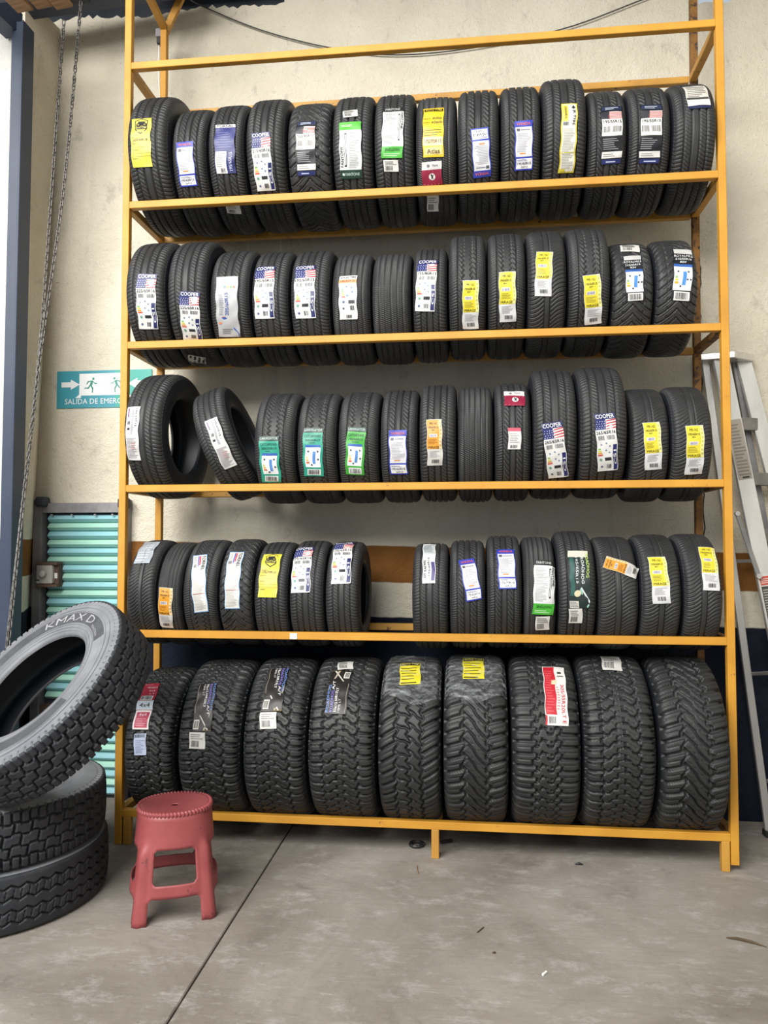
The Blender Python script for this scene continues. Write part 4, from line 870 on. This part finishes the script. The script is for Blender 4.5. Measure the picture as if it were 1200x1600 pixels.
for i in range(6): mb.bm.faces.new((v0[i], v1[i], v1[(i+1) % 6], v0[(i+1) % 6]))
mb.build('top_cap', M['alu'], ld, .004)
for zs in (2.36, 2.03, 1.70, 1.37, 1.04, .71, .38):
    t = 1-zs/2.75; a = fa.lerp(fb, t); b = fa2.lerp(fb2, t); lbar('step', a+Vector((.02, .02, 0)), b+Vector((-.02, 0, 0)), .075, .03, 'alu_dark' if zs > 1 else 'alu')
for zs in (2.2, 1.55, .9, .3):
    t = 1-zs/2.75; lbar('rear_brace', ra.lerp(rb_, t), ra2.lerp(rb2, t), .022, .008, 'alu_dark')
lbar('spreader', (3.475, .47, 1.825), (3.577, .445, 1.47), .026, .006, 'alu_dark')
for p in ((3.475, .47, 1.825), (3.577, .445, 1.47)): MB().tube([Vector(p)-LB+Vector((0, -.012, 0)), Vector(p)-LB+Vector((0, .012, 0))], .014, 12).build('rivet', M['alu'], ld)
for x in (3.36, 3.415): MB().tube([Vector((x, .668-(x-3.325)*.42, 2.765))-LB-Vector((0, .012, 0)), Vector((x, .668-(x-3.325)*.42, 2.765))-LB], .006, 8).build('rivet', M['black'], ld)
for e_ in (fb, fb2, rb_, rb2): MB().box(e_.x-LB.x-.03, e_.x-LB.x+.03, e_.y-LB.y-.03, e_.y-LB.y+.03, 0, .035).build('rubber_foot', M['black'], ld, .004)
# printed safety label on the front rail
d_ = (fb-fa).normalized(); side = Vector((0, 1, 0)).cross(d_).normalized(); nn = d_.cross(side); nn = nn if nn.y < 0 else -nn
cvs = Canvas(.075, .30); cvs.R('d9d7d2', 0, 0, 1, 1, 0); cvs.R('c4533f', .05, .80, .95, .97, 1); cvs.lines('efd0c8', .12, .83, .88, .94, 3); cvs.R('45463f', .05, .12, .95, .78, 1); cvs.lines('a5a69c', .12, .16, .9, .74, 12); cvs.bars('333333', .2, .02, .8, .09, 10)
sg_ = 1 if side.x > 0 else -1; pc = fa.lerp(fb, 1-1.33/2.75)-LB
def lmap(a, b, l): return np.array([tuple(pc+side*sg_*float(x)-d_*float(y)+nn*(.0155+float(q)*.0005)) for x, y, q in zip(a, b, l)])
link('label', cvs.mesh('label', lmap), ld)
cv2 = Canvas(.078, .36); cv2.R('a39b8e', 0, 0, 1, 1, 0); cv2.lines('7d756a', .08, .06, .92, .94, 16); cv2.R('2e2b28', .3, .02, .8, .05, 2); pc = fa.lerp(fb, 1-2.2/2.75)-LB
link('label', cv2.mesh('label', lmap), ld)

# ------------------------------------------------------------------ litter on the floor
def litter(name, x, y, pts, r, mat, label, cat): tag(MB().tube(pts, r, 6).build(name, mat), label, cat).location = (x, y, 0)
litter('dry_leaf', 3.09, -.699, [(-.07, .02, .004), (-.03, .012, .007), (.02, -.01, .007), (.07, -.04, .004)], [.002, .006, .006, .001], M['leaf'], 'dark curled leaf lying alone on open concrete', 'leaf')
litter('cigarette_butt', 2.237, -1.038, [(-.008, -.01, .005), (.008, .012, .005)], .005, M['white'], 'tiny white cigarette butt on the bare concrete', 'cigarette butt')
litter('twig', 1.994, -.731, [(-.012, -.02, .003), (.0, 0, .004), (.016, .03, .003)], .0025, M['leaf'], 'short brown twig on the concrete in front of the middle foot', 'twig')
litter('pebble', 2.049, -.906, [(-.007, 0, .003), (0, 0, .005), (.007, .002, .003)], [.002, .005, .002], M['leaf'], 'small dark pebble near the twig', 'pebble')
litter('pebble', 2.509, .003, [(-.02, 0, .004), (0, .004, .007), (.02, .002, .004)], [.003, .008, .003], M['black'], 'dark lump of dirt under the front of the rack', 'pebble')
litter('straw', 1.685, -.151, [(-.004, .05, .003), (0, 0, .003), (.01, -.05, .003)], .002, M['wood'], 'pale straw beside the middle foot of the rack', 'straw')
litter('rubber_ring', 1.66, .16, [(.035*math.cos(a), .035*math.sin(a), .010) for a in np.linspace(0, 5.9, 16)], .010, M['black'], 'small black rubber ring on the floor beneath the rack', 'ring')
litter('valve_stem', 1.82, .20, [(-.03, 0, .012), (0, .01, .014), (.03, .03, .012)], .010, M['black'], 'short black rubber stub on the floor beneath the rack', 'stub')
